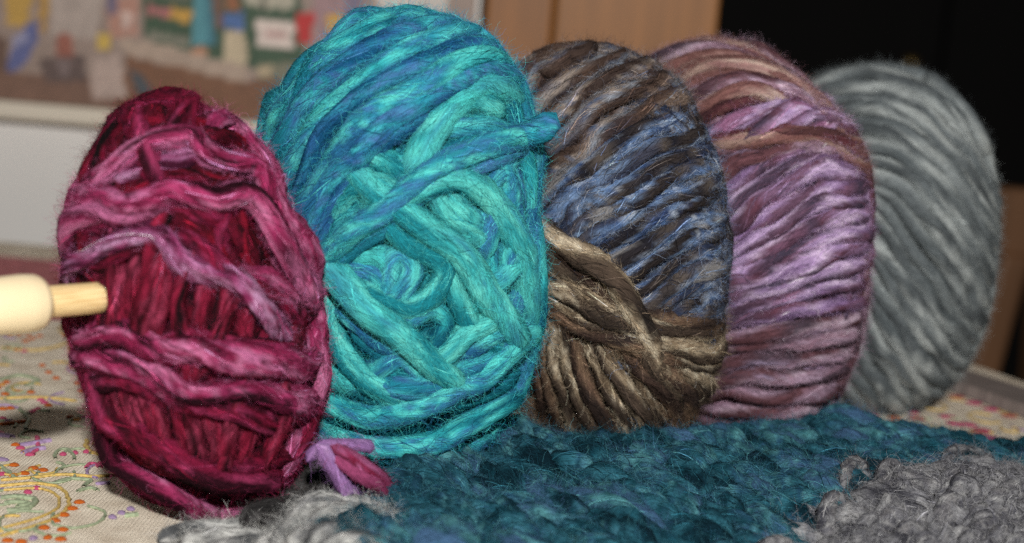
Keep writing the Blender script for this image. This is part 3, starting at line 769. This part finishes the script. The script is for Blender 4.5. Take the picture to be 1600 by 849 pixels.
# ------------------------------------------------------------------ teal ball
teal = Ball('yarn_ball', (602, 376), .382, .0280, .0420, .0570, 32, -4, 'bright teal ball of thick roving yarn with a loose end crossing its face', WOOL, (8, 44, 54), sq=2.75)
kw = dict(twist=45, ply=.07, slub=.18, slub_len=.05, cfreq=24, speck=.34, fib_len=.0065, fly=.3, fly_len=1.15, wob=.0018, fib_w=.00012, groove=.06)
teal.loops(20, 25, TEAL_D, fibres=.25, twist=45, slub=.2)
TS = [
 # left lobe behind the burgundy ball
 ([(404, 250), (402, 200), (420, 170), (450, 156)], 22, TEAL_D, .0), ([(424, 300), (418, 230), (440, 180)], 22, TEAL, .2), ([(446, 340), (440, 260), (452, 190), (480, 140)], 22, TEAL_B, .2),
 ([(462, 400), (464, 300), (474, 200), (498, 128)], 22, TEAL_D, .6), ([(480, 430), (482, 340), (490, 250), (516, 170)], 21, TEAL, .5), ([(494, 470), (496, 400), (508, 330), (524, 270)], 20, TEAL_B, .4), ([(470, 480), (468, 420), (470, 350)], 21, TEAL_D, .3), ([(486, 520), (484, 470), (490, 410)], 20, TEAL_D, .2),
 # big wraps over the top left
 ([(474, 140), (543, 56), (603, 30), (657, 24), (700, 34), (746, 62), (770, 100)], 22, TEAL_B, .3), ([(459, 170), (519, 100), (588, 58), (657, 42), (717, 48), (764, 78), (790, 124)], 23, TEAL, .7),
 ([(468, 214), (509, 153), (568, 105), (637, 68), (697, 58), (754, 78), (790, 130)], 23, TEAL_B, .8), ([(490, 244), (543, 168), (603, 119), (667, 82), (726, 74), (776, 104), (800, 150)], 23, TEAL, 1.0),
 ([(497, 286), (528, 213), (588, 153), (657, 110), (726, 92), (776, 118), (806, 170)], 23, TEAL_B, 1.1), ([(505, 330), (543, 248), (603, 183), (677, 135), (736, 112), (786, 134), (812, 190)], 23, TEAL, 1.3),
 ([(502, 372), (533, 294), (578, 234), (637, 184), (697, 146), (746, 124), (790, 150)], 22, TEAL_B, 1.3), ([(510, 410), (536, 330), (566, 274), (592, 236), (630, 206)], 20, TEAL_B, .9), ([(520, 420), (550, 350), (572, 300)], 18, TEAL_D, .4),
 ([(500, 120), (560, 70), (620, 48), (690, 44)], 18, TEAL, .9), ([(516, 196), (566, 140), (620, 104)], 16, TEAL_B, 1.4),
 # right side
 ([(704, 158), (736, 141), (768, 148), (790, 176), (802, 226)], 21, TEAL_L, 1.0), ([(764, 130), (796, 164), (812, 224), (826, 300), (830, 380), (828, 450)], 21, TEAL, .5), ([(784, 176), (802, 250), (810, 330), (814, 400), (812, 480)], 21, TEAL, .9),
 ([(806, 240), (822, 330), (828, 420), (824, 510), (806, 560)], 19, TEAL_B, .8), ([(796, 300), (800, 360), (800, 430), (790, 490)], 18, TEAL, .6), ([(830, 420), (836, 480), (832, 540), (820, 600)], 19, TEAL_D, .2),
 # criss-cross face
 ([(654, 256), (666, 220), (690, 186), (722, 164), (748, 170)], 24, TEAL_L, .6), ([(588, 246), (612, 254), (646, 276)], 22, TEAL_L, .5), ([(640, 210), (660, 200), (690, 170)], 20, TEAL_D, .0), ([(700, 200), (730, 196), (760, 200), (784, 220)], 22, TEAL, .3), ([(690, 240), (730, 222), (770, 216)], 20, TEAL_D, .2),
 ([(544, 330), (560, 300), (586, 286), (614, 296)], 23, TEAL_L, .6), ([(536, 380), (548, 350), (580, 324)], 21, TEAL, .4), ([(560, 270), (590, 262), (620, 262)], 20, TEAL, .2),
 ([(660, 290), (684, 280), (712, 281), (750, 304), (775, 340), (791, 388), (798, 436)], 24, TEAL_L, 1.1), ([(780, 260), (760, 290), (756, 330)], 20, TEAL, .6), ([(766, 250), (782, 300), (786, 350)], 20, TEAL, .7),
 ([(624, 322), (662, 360), (698, 388), (726, 420), (750, 468), (778, 506)], 24, TEAL_L, 1.2), ([(616, 352), (640, 386), (668, 402), (686, 422), (672, 456), (640, 478), (612, 466)], 21, TEAL_L, .9),
 ([(604, 446), (612, 408), (628, 394), (642, 420), (628, 456)], 18, TEAL, .5), ([(704, 312), (738, 344), (722, 372), (700, 370)], 20, TEAL_L, .5), ([(684, 308), (700, 338), (728, 362)], 19, TEAL_L, .7), ([(744, 340), (760, 380), (764, 420)], 19, TEAL, .4),
 ([(748, 456), (772, 428), (790, 404)], 21, TEAL_L, .9), ([(692, 432), (708, 468), (730, 506), (750, 530)], 19, TEAL_L, .9), ([(644, 496), (672, 478), (696, 500), (684, 530)], 20, TEAL, .4), ([(690, 544), (716, 518), (748, 500)], 21, TEAL_L, .8), ([(728, 540), (760, 520), (790, 490)], 19, TEAL, .7),
 ([(540, 426), (578, 470), (610, 503), (642, 536), (680, 572)], 24, TEAL_L, 1.3), ([(560, 420), (590, 424), (610, 450), (612, 480)], 20, TEAL, .4), ([(572, 400), (600, 408), (616, 440)], 19, TEAL_L, .3),
 ([(526, 466), (530, 504), (550, 545), (580, 582), (612, 604)], 23, TEAL_L, 1.0), ([(508, 494), (505, 532), (518, 566), (540, 584)], 21, TEAL_L, .8), ([(556, 490), (588, 526), (612, 536)], 20, TEAL, .3), ([(600, 572), (628, 552), (650, 572)], 20, TEAL, .3), ([(570, 520), (600, 548), (620, 580)], 19, TEAL_D, .1),
 ([(500, 466), (514, 452), (540, 444)], 19, TEAL_D, .4),
 # the bottom wraps
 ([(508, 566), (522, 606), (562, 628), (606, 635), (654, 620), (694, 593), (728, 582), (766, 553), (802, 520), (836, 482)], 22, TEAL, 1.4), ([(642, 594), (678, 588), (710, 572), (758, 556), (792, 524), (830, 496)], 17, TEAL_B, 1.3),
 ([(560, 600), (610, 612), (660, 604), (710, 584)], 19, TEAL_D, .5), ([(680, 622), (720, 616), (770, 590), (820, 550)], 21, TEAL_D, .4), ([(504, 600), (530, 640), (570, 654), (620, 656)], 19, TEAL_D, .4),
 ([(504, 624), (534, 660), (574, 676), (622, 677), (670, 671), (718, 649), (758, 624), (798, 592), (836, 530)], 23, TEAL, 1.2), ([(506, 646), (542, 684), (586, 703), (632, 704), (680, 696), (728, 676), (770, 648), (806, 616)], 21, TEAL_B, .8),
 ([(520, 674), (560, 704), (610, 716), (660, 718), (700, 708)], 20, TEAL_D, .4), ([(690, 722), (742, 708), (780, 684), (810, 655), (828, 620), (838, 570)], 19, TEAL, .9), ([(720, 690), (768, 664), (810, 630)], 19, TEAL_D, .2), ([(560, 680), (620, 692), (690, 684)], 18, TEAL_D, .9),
 # the strand that crosses the face
 ([(476, 438), (518, 416), (570, 354), (606, 325), (640, 288), (686, 250), (750, 232), (800, 214)], 19, TEAL, 2.0), ([(506, 438), (560, 388), (610, 344), (652, 306), (700, 276), (760, 246), (806, 228)], 15, TEAL_B, 1.7),
]
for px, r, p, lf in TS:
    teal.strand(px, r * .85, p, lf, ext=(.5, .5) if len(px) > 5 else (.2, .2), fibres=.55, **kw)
# loose end sticking out past the ball's edge
e0 = teal.w(teal.cast([(790, 217)]))[0] + teal.nrm(teal.cast([(790, 217)]))[0] * .008
tip = e0 + CR @ np.array([.0062, .0012, .0005])
P = catmull([e0 - CR @ np.array([.016, .006, -.0005]), e0 - CR @ np.array([.008, .002, -.0008]), e0, e0 * .4 + tip * .6 + CR @ np.array([0, .0010, .0008]), tip], 24)
yarn('loose_end', P, np.tile(CR @ np.array([0, .2, 1.]), (24, 1)), .0030, TEAL_B, WOOL, teal.root, teal.o, seed=seed(), taper=.002, fibres=1.2, fly=.3, twist=120, fly_len=1.3)

# ------------------------------------------------------------------ blue and brown ball
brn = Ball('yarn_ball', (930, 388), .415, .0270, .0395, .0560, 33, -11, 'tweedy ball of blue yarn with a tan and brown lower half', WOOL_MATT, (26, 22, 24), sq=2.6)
kw = dict(twist=-80, ply=.18, slub=.24, slub_len=.018, cfreq=60, fib_len=.008, fly=.36, fly_len=1.15, wob=.0014, fib_w=.00012, speck=.7, cmix=(.6, .9, 2.2), groove=.09)
brn.loops(18, 16, BLUE_T, fibres=.25, twist=150)
U = [[(798, 150), (826, 108), (858, 84), (900, 76)], [(806, 200), (860, 142), (920, 102), (980, 88)], [(826, 266), (890, 190), (960, 140), (1040, 122)], [(832, 332), (900, 258), (980, 200), (1072, 165)],
     [(846, 356), (920, 300), (1000, 250), (1100, 215)], [(876, 380), (960, 320), (1040, 280), (1122, 262)], [(916, 404), (1000, 350), (1070, 320), (1136, 308)], [(952, 436), (1030, 386), (1090, 360), (1138, 350)],
     [(976, 474), (1050, 430), (1100, 402), (1136, 395)], [(1000, 506), (1060, 470), (1110, 442), (1130, 438)], [(1046, 522), (1080, 500), (1122, 476)]]
for t, k in fan(U, 19, 2.2):
    brn.strand(k, 14 + 2.5 * RNG.random(), BLUE_T if t < 2.2 + RNG.random() else BLUE, .3 * RNG.random(), ext=(.8, 1.3), fibres=1.0, **kw)
FN = [[(846, 474), (850, 530), (852, 600), (858, 680)], [(872, 492), (876, 545), (886, 610), (905, 690)], [(898, 504), (906, 553), (925, 604), (952, 656), (970, 690)], [(936, 518), (956, 560), (986, 614), (1014, 672)],
      [(977, 530), (1000, 566), (1032, 606), (1052, 652)], [(1035, 536), (1060, 564), (1082, 592), (1092, 616)], [(1070, 540), (1084, 556), (1094, 572)]]
for t, k in fan(FN, 13, 1.5):
    brn.strand(k, 13 + 2.5 * RNG.random(), TAN_D if RNG.random() < .25 or t < .4 else TAN, .25 + .2 * RNG.random(), ext=(.2, .8), fibres=1.0, **kw)
for px, r, p, lf in [([(838, 322), (851, 369), (878, 407), (919, 446), (968, 478), (1008, 500), (1040, 512), (1072, 516)], 15, TAN, .7), ([(862, 352), (882, 368), (912, 388), (946, 411), (968, 437), (984, 470)], 17, TAN, .9),
                     ([(866, 372), (890, 396), (922, 428), (956, 460)], 15, TAN_D, .8), ([(850, 396), (880, 422), (920, 452), (962, 482)], 16, TAN, .7),
                     ([(844, 414), (874, 437), (914, 460), (954, 490), (999, 513), (1035, 528), (1068, 540)], 14, TAN, 1.1), ([(844, 440), (874, 463), (919, 494), (960, 513), (1000, 527), (1036, 540), (1068, 554)], 14, TAN, .9),
                     ([(842, 460), (886, 486), (932, 512), (978, 530), (1020, 545)], 14, TAN_D, .9), ([(985, 474), (1020, 492), (1050, 504), (1074, 506)], 13, TAN_D, .7)]:
    brn.strand(px, r, p, lf, ext=(.3, .9), fibres=1.0, **kw)

# ------------------------------------------------------------------ lilac ball
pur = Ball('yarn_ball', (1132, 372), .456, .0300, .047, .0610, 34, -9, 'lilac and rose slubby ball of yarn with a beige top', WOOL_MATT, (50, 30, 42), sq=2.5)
kw = dict(twist=-70, ply=.22, slub=.34, slub_len=.014, cfreq=60, fib_len=.010, fly=.4, wob=.0014, fib_w=.00015, ds=.0018, speck=.45, groove=.08)
pur.loops(18, 14, ROSE, fibres=.3, twist=140)
PT = [[(980, 88), (1040, 66), (1110, 64), (1180, 84), (1240, 122)], [(1018, 96), (1080, 80), (1150, 86), (1222, 118), (1284, 168)], [(1056, 122), (1110, 104), (1180, 110), (1250, 146), (1312, 202)],
      [(1078, 156), (1130, 132), (1200, 140), (1270, 176), (1332, 228)], [(1090, 192), (1150, 164), (1220, 162), (1290, 190), (1348, 252)]]
for t, k in fan(PT, 9, 1.8):
    pur.strand(k, 10.5 + 2 * RNG.random(), CRIM if t > 3.5 else (ROSE if RNG.random() < .25 else BEIGE), .2 * RNG.random(), ext=(.6, .9), fibres=.9, **kw)
QG = [[(1108, 250), (1160, 236), (1210, 226), (1262, 226)], [(1126, 294), (1190, 256), (1250, 236), (1312, 236)], [(1132, 334), (1200, 282), (1270, 248), (1340, 262)], [(1136, 374), (1210, 322), (1280, 282), (1356, 286)],
      [(1132, 404), (1210, 362), (1290, 322), (1366, 318)], [(1126, 434), (1210, 396), (1290, 362), (1371, 352)], [(1120, 460), (1210, 431), (1290, 402), (1371, 388)], [(1112, 488), (1200, 466), (1290, 442), (1367, 428)],
      [(1106, 518), (1190, 501), (1280, 490), (1360, 472)], [(1096, 548), (1180, 536), (1270, 530), (1347, 513)], [(1090, 578), (1170, 573), (1260, 575), (1332, 558)], [(1080, 608), (1160, 610), (1240, 614), (1312, 598)],
      [(1070, 636), (1140, 645), (1220, 650), (1284, 638)], [(1060, 660), (1120, 670), (1180, 674), (1240, 662)]]
for t, k in fan(QG, 21, 2.4):
    pur.strand(k, 12.5 + 3 * RNG.random(), ROSE if t > 7.5 + 2 * RNG.random() or t < .8 else LILAC, .3 * RNG.random(), ext=(.6, 1.1), fibres=.9, **kw)
for px, r, p, lf in [([(1120, 214), (1160, 192), (1216, 170)], 12, LILAC, .5), ([(1150, 208), (1190, 192), (1216, 178)], 11, LILAC, .4), ([(1202, 200), (1236, 176), (1272, 182)], 12, LILAC, .6), ([(1236, 202), (1268, 184), (1298, 192)], 11, LILAC, .6),
                     ([(1270, 204), (1294, 192), (1316, 206)], 11, LILAC, .6), ([(1100, 226), (1150, 213), (1200, 208), (1260, 213), (1310, 228), (1350, 262)], 10.5, CRIM, 1.1), ([(1104, 232), (1160, 222), (1220, 220), (1290, 232), (1346, 274)], 10.5, BEIGE, 1.0)]:
    pur.strand(px, r, p, lf, ext=(.3, .8), fibres=.55, **kw)

# ------------------------------------------------------------------ grey ball
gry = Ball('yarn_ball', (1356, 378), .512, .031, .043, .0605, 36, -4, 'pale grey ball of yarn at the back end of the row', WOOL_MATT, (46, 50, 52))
kw = dict(twist=-60, ply=.16, slub=.2, slub_len=.02, cfreq=40, fib_len=.010, fly=.3, wob=.0014, fib_w=.0002, ds=.002, sides=10)
gry.loops(18, 12, GREY, fibres=.3, twist=130)
GG = [[(1240, 124), (1320, 104), (1390, 106), (1450, 132), (1500, 180), (1540, 250)], [(1250, 148), (1330, 128), (1400, 137), (1460, 176), (1510, 240), (1550, 330)], [(1286, 176), (1360, 167), (1420, 191), (1480, 250), (1530, 330), (1556, 410)],
      [(1318, 214), (1390, 217), (1450, 261), (1500, 330), (1540, 410), (1550, 470)], [(1340, 256), (1400, 276), (1460, 340), (1510, 430), (1536, 500)], [(1356, 306), (1400, 350), (1450, 430), (1500, 510), (1522, 536)],
      [(1362, 376), (1410, 450), (1450, 520), (1492, 575)], [(1355, 436), (1390, 510), (1430, 580), (1462, 608)], [(1338, 496), (1365, 560), (1400, 610), (1424, 634)], [(1314, 556), (1340, 608), (1372, 644)], [(1284, 600), (1306, 636), (1328, 656)]]
for t, k in fan(GG, 25, 2.4):
    gry.strand(k, 11 + 2.5 * RNG.random(), GREY, .3 * RNG.random(), ext=(.7, .9), fibres=.5, **kw)

# ------------------------------------------------------------------ the needle
def lathe(name, prof, A, D, mat, parent, n=32):
    D = norm(np.asarray(D)); U_ = norm(np.cross(D, [0, 0, 1])); W_ = np.cross(U_, D)
    t = np.linspace(0, 2 * np.pi, n, endpoint=False)
    V = np.array([A + D * h + (U_ * math.cos(a) + W_ * math.sin(a)) * r for h, r in prof for a in t])
    m = len(prof); i = np.arange(m - 1)[:, None]; j = np.arange(n)[None]
    F = np.stack([i * n + j, (i + 1) * n + j, (i + 1) * n + (j + 1) % n, i * n + (j + 1) % n], -1).reshape(-1, 4)
    fb_ = np.array([[math.cos(a) * 9, math.sin(a) * 9, h * 90] for h, r in prof for a in t])
    return mesh_np(name, V, F, mat, parent, tuple(parent.location), fib=fb_)
M_knob = mat_plain('ivory_knob', (226, 208, 170), .35, .03, 20)
M_bam, nt, b = new_mat('bamboo')
N, L = nt.nodes, nt.links
mp = N.new('ShaderNodeAttribute'); mp.attribute_name = 'fib'
nz = N.new('ShaderNodeTexNoise'); nz.inputs['Scale'].default_value = 1.2; nz.inputs['Detail'].default_value = 4; L.new(mp.outputs['Vector'], nz.inputs['Vector'])
cr = N.new('ShaderNodeValToRGB'); cr.color_ramp.elements[0].color = (*lin((196, 160, 104)), 1); cr.color_ramp.elements[1].color = (*lin((236, 212, 160)), 1)
cr.color_ramp.elements[0].position = .3; cr.color_ramp.elements[1].position = .62
L.new(nz.outputs['Fac'], cr.inputs['Fac']); L.new(cr.outputs['Color'], b.inputs['Base Color']); b.inputs['Roughness'].default_value = .4
Bp = red.w(red.cast([(172, 464)]))[0]; dB = (Bp - CP) @ ray(172, 464) / (ray(172, 464) @ ray(172, 464)); A = at(62, 473, dB - .014)
D = norm(Bp - A)
ndl = empty('knitting_needle', tuple(A), 'pale bamboo knitting needle with ivory knob stuck into the burgundy ball', 'needle')
lathe('shaft', [(-.004, .0033), (.0, .0034), (.02, .0034), (.04, .0034), (.06, .0034), (.075, .0020), (.085, .0004)], A, D, M_bam, ndl)
lathe('knob', [(-.020, .0002), (-.0195, .0030), (-.017, .0050), (-.012, .0058), (-.005, .0062), (-.0018, .0061), (-.0006, .0057), (-.0001, .0048), (.0, .0036)], A, D, M_knob, ndl)

# ------------------------------------------------------------------ knitted piece
KTEAL = pal([(8, 34, 44), (22, 70, 84), (52, 106, 122), (14, 50, 60), (44, 82, 110), (84, 142, 148), (20, 62, 72), (62, 92, 124)])
KGREY = pal([(60, 60, 66), (110, 110, 116), (150, 150, 152), (84, 84, 92), (170, 170, 170), (120, 118, 120), (70, 70, 78)])
WOOL_KNIT = mat_wool('wool_knitted', .15, .88, .8, 9.0)
far_edge = [(536, 776), (590, 744), (650, 704), (720, 668), (800, 656), (880, 676), (1000, 686), (1100, 678), (1200, 668), (1300, 658), (1400, 664), (1500, 682), (1600, 694), (1700, 712)]
fe = np.array([on_z(x, y, .013)[:2] for x, y in far_edge])
fex, fey = fe[:, 0], fe[:, 1]
print('far edge', np.round(fe, 3).tolist())
def zk(x, y):
    z = .004 + .004 * n2(x * 28 + 5, y * 28) + .002 * n2(x * 70, y * 70 + 9) + .08 * np.clip(y - .32, 0, .06)
    d = np.interp(x, fex, fey) - y
    z = z * np.clip(d / .012 + .35, .35, 1)
    g = on_fold
    z = z + .006 * np.exp(-(((x - g[0]) / .03) ** 2 + ((y - g[1]) / .022) ** 2))
    return z
on_fold = on_z(1480, 790, .012)
grey_poly = [(1150, 930), (1230, 872), (1250, 850), (1320, 822), (1352, 786), (1402, 802), (1450, 798), (1496, 770), (1545, 752), (1580, 778), (1720, 786), (1720, 1000), (1120, 1000)]
kroot_xy = on_z(1000, 770)
knit = empty('knitted_scarf', (kroot_xy[0], kroot_xy[1], .0), 'chunky teal knitted piece with a grey corner, spread in front of the balls', 'knitting')
ko = tuple(knit.location)
SW, SH = .0130, .0112
count = 0
stq = []
y0 = on_z(900, 900, .006)[1]
rows = int((fey.max() - y0) / SH) + 1
def knit_frame(X, Y):
    e = .0015
    Z = zk(X, Y)
    N_ = norm(np.stack([-(zk(X + e, Y) - zk(X - e, Y)) / (2 * e), -(zk(X, Y + e) - zk(X, Y - e)) / (2 * e), np.ones_like(X)], -1))
    return Z, N_
ang = math.radians(40)
ca, sa = math.cos(ang), math.sin(ang)
org = np.array([.05, .36])
for i in range(-26, 28):
    for j in range(-26, 28):
        lx, ly = i * SW, j * SH
        cx_, cy_ = org[0] + lx * ca - ly * sa, org[1] + lx * sa + ly * ca
        lim = np.interp(cx_, fex, fey)
        if cy_ > lim + .004 or cx_ < fex[0] - .004: continue
        pxy = to_px(np.array([cx_, cy_, .007]))
        if pxy[1] > 890 or pxy[0] > 1670 or pxy[0] < 530: continue
        stq.append((cy_, i, j, lx, ly, pxy))
print('stitches', len(stq))
stq.sort()
def stitch(lx, ly, k):
    rg_ = np.random.default_rng(1000 + k)
    V_ = catmull([(-.44, 1.0, -2.2), (-.36, .62, .6), (-.26, .1, 1.5), (-.13, -.5, .5), (0, -.82, -1.6), (.13, -.5, .5), (.26, .1, 1.5), (.36, .62, .6), (.44, 1.0, -2.2)], 30)
    V_ = V_ + rg_.normal(size=(1, 3)) * np.array([.04, .05, .3])
    x, y, z = V_[:, 0] * SW, V_[:, 1] * SH, V_[:, 2] * .0016
    x = x + rg_.normal() * .0014; y = y + rg_.normal() * .0014
    X = org[0] + (lx + x) * ca - (ly + y) * sa; Y = org[1] + (lx + x) * sa + (ly + y) * ca
    Z, N_ = knit_frame(X, Y)
    return np.stack([X, Y, Z], -1) + N_ * z[:, None], N_
rest = [[], [], [], []]; roff = 0
for k, (yy, i, j, lx, ly, pxy) in enumerate(stq):
    P, N_ = stitch(lx, ly, k)
    gr = bool(inside(grey_poly, np.array([pxy[0]]), np.array([pxy[1]]))[0])
    args = dict(twist=-160, ply=.16, slub=.25, slub_len=.008, cfreq=60, groove=.08, speck=.5, fibres=.7, fly=.28, sides=8, ds=.0013, fib_len=.006, seed=5000 + k, wob=.002, flat=.95, taper=.001, fly_len=1.3, fib_w=.00013)
    r = .0027 + .0008 * RNG.random()
    if k < 300:
        yarn('stitch', P, N_, r, KGREY if gr else KTEAL, WOOL_KNIT, knit, ko, **args)
    else:
        HAIR.clear(); V, F, C, B = yarn_arrays(P, N_, r, KGREY if gr else KTEAL, **args)
        rest[0].append(V); rest[1].append(F + roff); rest[2].append(C); rest[3].append(B); roff += len(V)
if roff:
    o = mesh_np('far_stitches', np.vstack(rest[0]), np.vstack(rest[1]), WOOL_KNIT, knit, ko, np.vstack(rest[2]), np.vstack(rest[3])); o['kind'] = 'stuff'
# grey loops where the colours meet, and over the grey corner
loops_ = [[(1322, 790), (1318, 762), (1338, 744), (1356, 760)], [(1290, 806), (1290, 786), (1308, 778), (1326, 790)], [(1376, 780), (1384, 752), (1400, 762), (1408, 790)],
          [(1190, 849), (1202, 832), (1226, 834), (1236, 852)], [(1460, 770), (1490, 724), (1530, 716), (1560, 750)]]
rgl = random.Random(8)
for gy in range(770, 890, 17):
    for gx_ in range(1160 + (gy % 34), 1680, 40):
        x = gx_ + rgl.uniform(-10, 10); y = gy + rgl.uniform(-6, 6)
        if not inside(grey_poly, np.array([x]), np.array([y - 10]))[0]: continue
        w_ = rgl.uniform(26, 44); h_ = rgl.uniform(16, 30); tl = rgl.uniform(-12, 4)
        loops_.append([(x - w_ * .6, y + h_ * .7), (x - w_ * .35, y - h_ * .2), (x, y - h_ * .55 + tl * .3), (x + w_ * .4, y - h_ * .1 + tl), (x + w_ * .6, y + h_ * .7 + tl)])
for k, g in enumerate(loops_):
    P = np.array([on_z(x, y, .014) for x, y in catmull(g, 22)])
    P[:, 2] = np.maximum(zk(P[:, 0], P[:, 1]) + .002 + .003 * np.sin(np.linspace(0, np.pi, 22)), .006)
    yarn('grey_loop', P, np.tile([0, -.4, 1.], (22, 1)), .0017 + .0006 * rgl.random(), KGREY, WOOL_KNIT, knit, ko, seed=seed(), twist=160, groove=.1, ply=.16, speck=.45, fibres=.7, fly=.35, taper=.001, cfreq=60, sides=8, cmix=(.4, 1.2, 2.4), fib_len=.006, wob=.0015)

# ------------------------------------------------------------------ grey knitted bundle under the burgundy ball
gb0 = on_z(520, 850)
gb = empty('grey_knitting', tuple(gb0), 'fluffy grey wool knitting, with added strands coloured as shadow, bunched below the teal and burgundy balls', 'knitting')
for k, (g, z) in enumerate([([(440, 850), (452, 812), (500, 786), (560, 790), (606, 812), (632, 850)], .012), ([(460, 860), (476, 826), (520, 806), (566, 812), (590, 840)], .014), ([(486, 870), (506, 838), (546, 828), (580, 850)], .016),
                            ([(430, 870), (446, 836), (470, 822)], .008), ([(540, 846), (560, 816), (590, 810), (612, 836), (606, 864)], .013), ([(436, 834), (456, 812), (490, 794), (540, 786)], .007), ([(590, 800), (620, 818), (650, 846)], .007),
                            ([(500, 870), (530, 850), (570, 852), (600, 872)], .018), ([(450, 880), (470, 850), (500, 846)], .012), ([(400, 860), (430, 846), (460, 850)], .006), ([(620, 862), (640, 840), (690, 850), (700, 880)], .006)]):
    P = np.array([on_z(x, y + 14, z * .6) for x, y in catmull(g, 24)])
    P[:, 2] += .002 * np.sin(np.linspace(0, np.pi, 24))
    yarn('yarn_strand', P, np.tile([0, -.5, 1.], (24, 1)), .0027, GREY_L, WOOL_KNIT, gb, tuple(gb0), seed=seed(), twist=80, fibres=1.1, fly=.4, fly_len=1.2, taper=.003, cfreq=70, sides=12, wob=.003)

GAP_SHADE = pal([(26, 25, 26), (52, 50, 50), (78, 76, 76), (34, 32, 34), (60, 52, 46)])  # shadow of the gap between the balls, put into the colour of added strands
for k, (g, z) in enumerate([([(250, 846), (300, 826), (350, 822), (400, 812)], .003), ([(280, 858), (330, 842), (390, 834), (440, 826)], .004), ([(330, 868), (390, 850), (440, 846)], .005), ([(380, 822), (430, 802), (470, 784), (510, 770)], .004),
                            ([(390, 806), (440, 786), (480, 764), (520, 744)], .003), ([(420, 836), (460, 806), (500, 786), (540, 774)], .005), ([(430, 776), (470, 752), (510, 726), (540, 706)], .003), ([(450, 760), (490, 736), (520, 712)], .006),
                            ([(500, 790), (520, 764), (540, 744)], .006), ([(560, 790), (580, 768), (620, 752)], .005), ([(530, 770), (570, 746), (620, 730)], .004), ([(360, 800), (410, 784), (450, 766)], .002)]):
    P = np.array([on_z(x, y, z) for x, y in catmull(g, 20)])
    yarn('yarn_strand', P, np.tile([0, -.3, 1.], (20, 1)), .0034 if k > 2 else .0024, GAP_SHADE if k > 2 else GREY_L, WOOL_KNIT, gb, tuple(gb0), seed=seed(), twist=80, fibres=.7, fly=.3, fly_len=1.2, taper=.003, cfreq=70, sides=10, wob=.003)

# ------------------------------------------------------------------ lilac and crimson yarn end between the balls
LE = pal([(110, 76, 124), (166, 124, 178), (140, 104, 158), (186, 148, 196)])
LC = pal([(110, 20, 42), (130, 44, 78), (160, 90, 130), (100, 24, 46), (146, 66, 104)])
ly0 = on_z(540, 800)
ly_ = empty('loose_yarn_end', tuple(ly0), 'lilac and crimson end of yarn looped between burgundy and teal balls', 'yarn end')
for g, r, p, dz in [([(486, 730), (500, 712), (520, 702), (548, 700), (590, 704)], .0017, LE, .0), ([(502, 700), (512, 712), (522, 732), (536, 756), (554, 784), (572, 812)], .0019, LE, .001),
                    ([(520, 704), (552, 718), (576, 736), (596, 750), (612, 768)], .0016, LC, .0), ([(526, 716), (556, 736), (578, 752), (596, 766), (610, 786)], .0013, LC, .0005)]:
    P = np.array([at(x, y, .326 + .012 * (q_ / 39.) ** 3) for q_, (x, y) in enumerate(catmull(g, 40))]); P = P + np.array([0, -dz, dz * .3]) + CR @ np.array([-.0008, .0010, 0])
    yarn('yarn_strand', P, np.tile([0, -1, .4], (40, 1)), r, p, WOOL, ly_, tuple(ly0), seed=seed(), twist=90, ply=.14, fibres=1.0, fly=.25, taper=.001, cfreq=60, wob=.001)
# ------------------------------------------------------------------ the halo of fine hairs on every piece of wool
M_fuzz, nt, b = new_mat('wool_fuzz')
a_ = nt.nodes.new('ShaderNodeAttribute'); a_.attribute_name = 'Col'
nt.links.new(a_.outputs['Color'], b.inputs['Base Color']); b.inputs['Roughness'].default_value = .85; b.inputs['Specular IOR Level'].default_value = .1
nh = 0
for nm, parts in FUZZ.items():
    if not parts: continue
    root = bpy.data.objects[nm]
    X = np.concatenate([a for a, c in parts]); C_ = np.concatenate([c for a, c in parts])
    n, K = X.shape[:2]; nh += n
    cu = bpy.data.hair_curves.new('fuzz')
    cu.add_curves([K] * n)
    cu.points.foreach_set('position', (X - np.array(root.location)).astype(np.float32).ravel())
    rr = np.random.default_rng(n).random(n) * .000016 + .000014
    at_r = cu.attributes.get('radius') or cu.attributes.new('radius', 'FLOAT', 'POINT')
    at_r.data.foreach_set('value', (rr[:, None] * np.linspace(1, .45, K)[None]).astype(np.float32).ravel())
    at_c = cu.attributes.new('Col', 'FLOAT_COLOR', 'POINT')
    c4 = np.ones((n, K, 4), np.float32); c4[..., :3] = C_[:, None]
    at_c.data.foreach_set('color', c4.ravel())
    cu.materials.append(M_fuzz)
    ob = bpy.data.objects.new('fuzz', cu); COL.objects.link(ob); ob.parent = root; ob['kind'] = 'stuff'
print('hairs', nh)
print('tris', sum(len(o.data.polygons) * 2 for o in bpy.data.objects if o.type == 'MESH'), 'objects', len(bpy.data.objects))
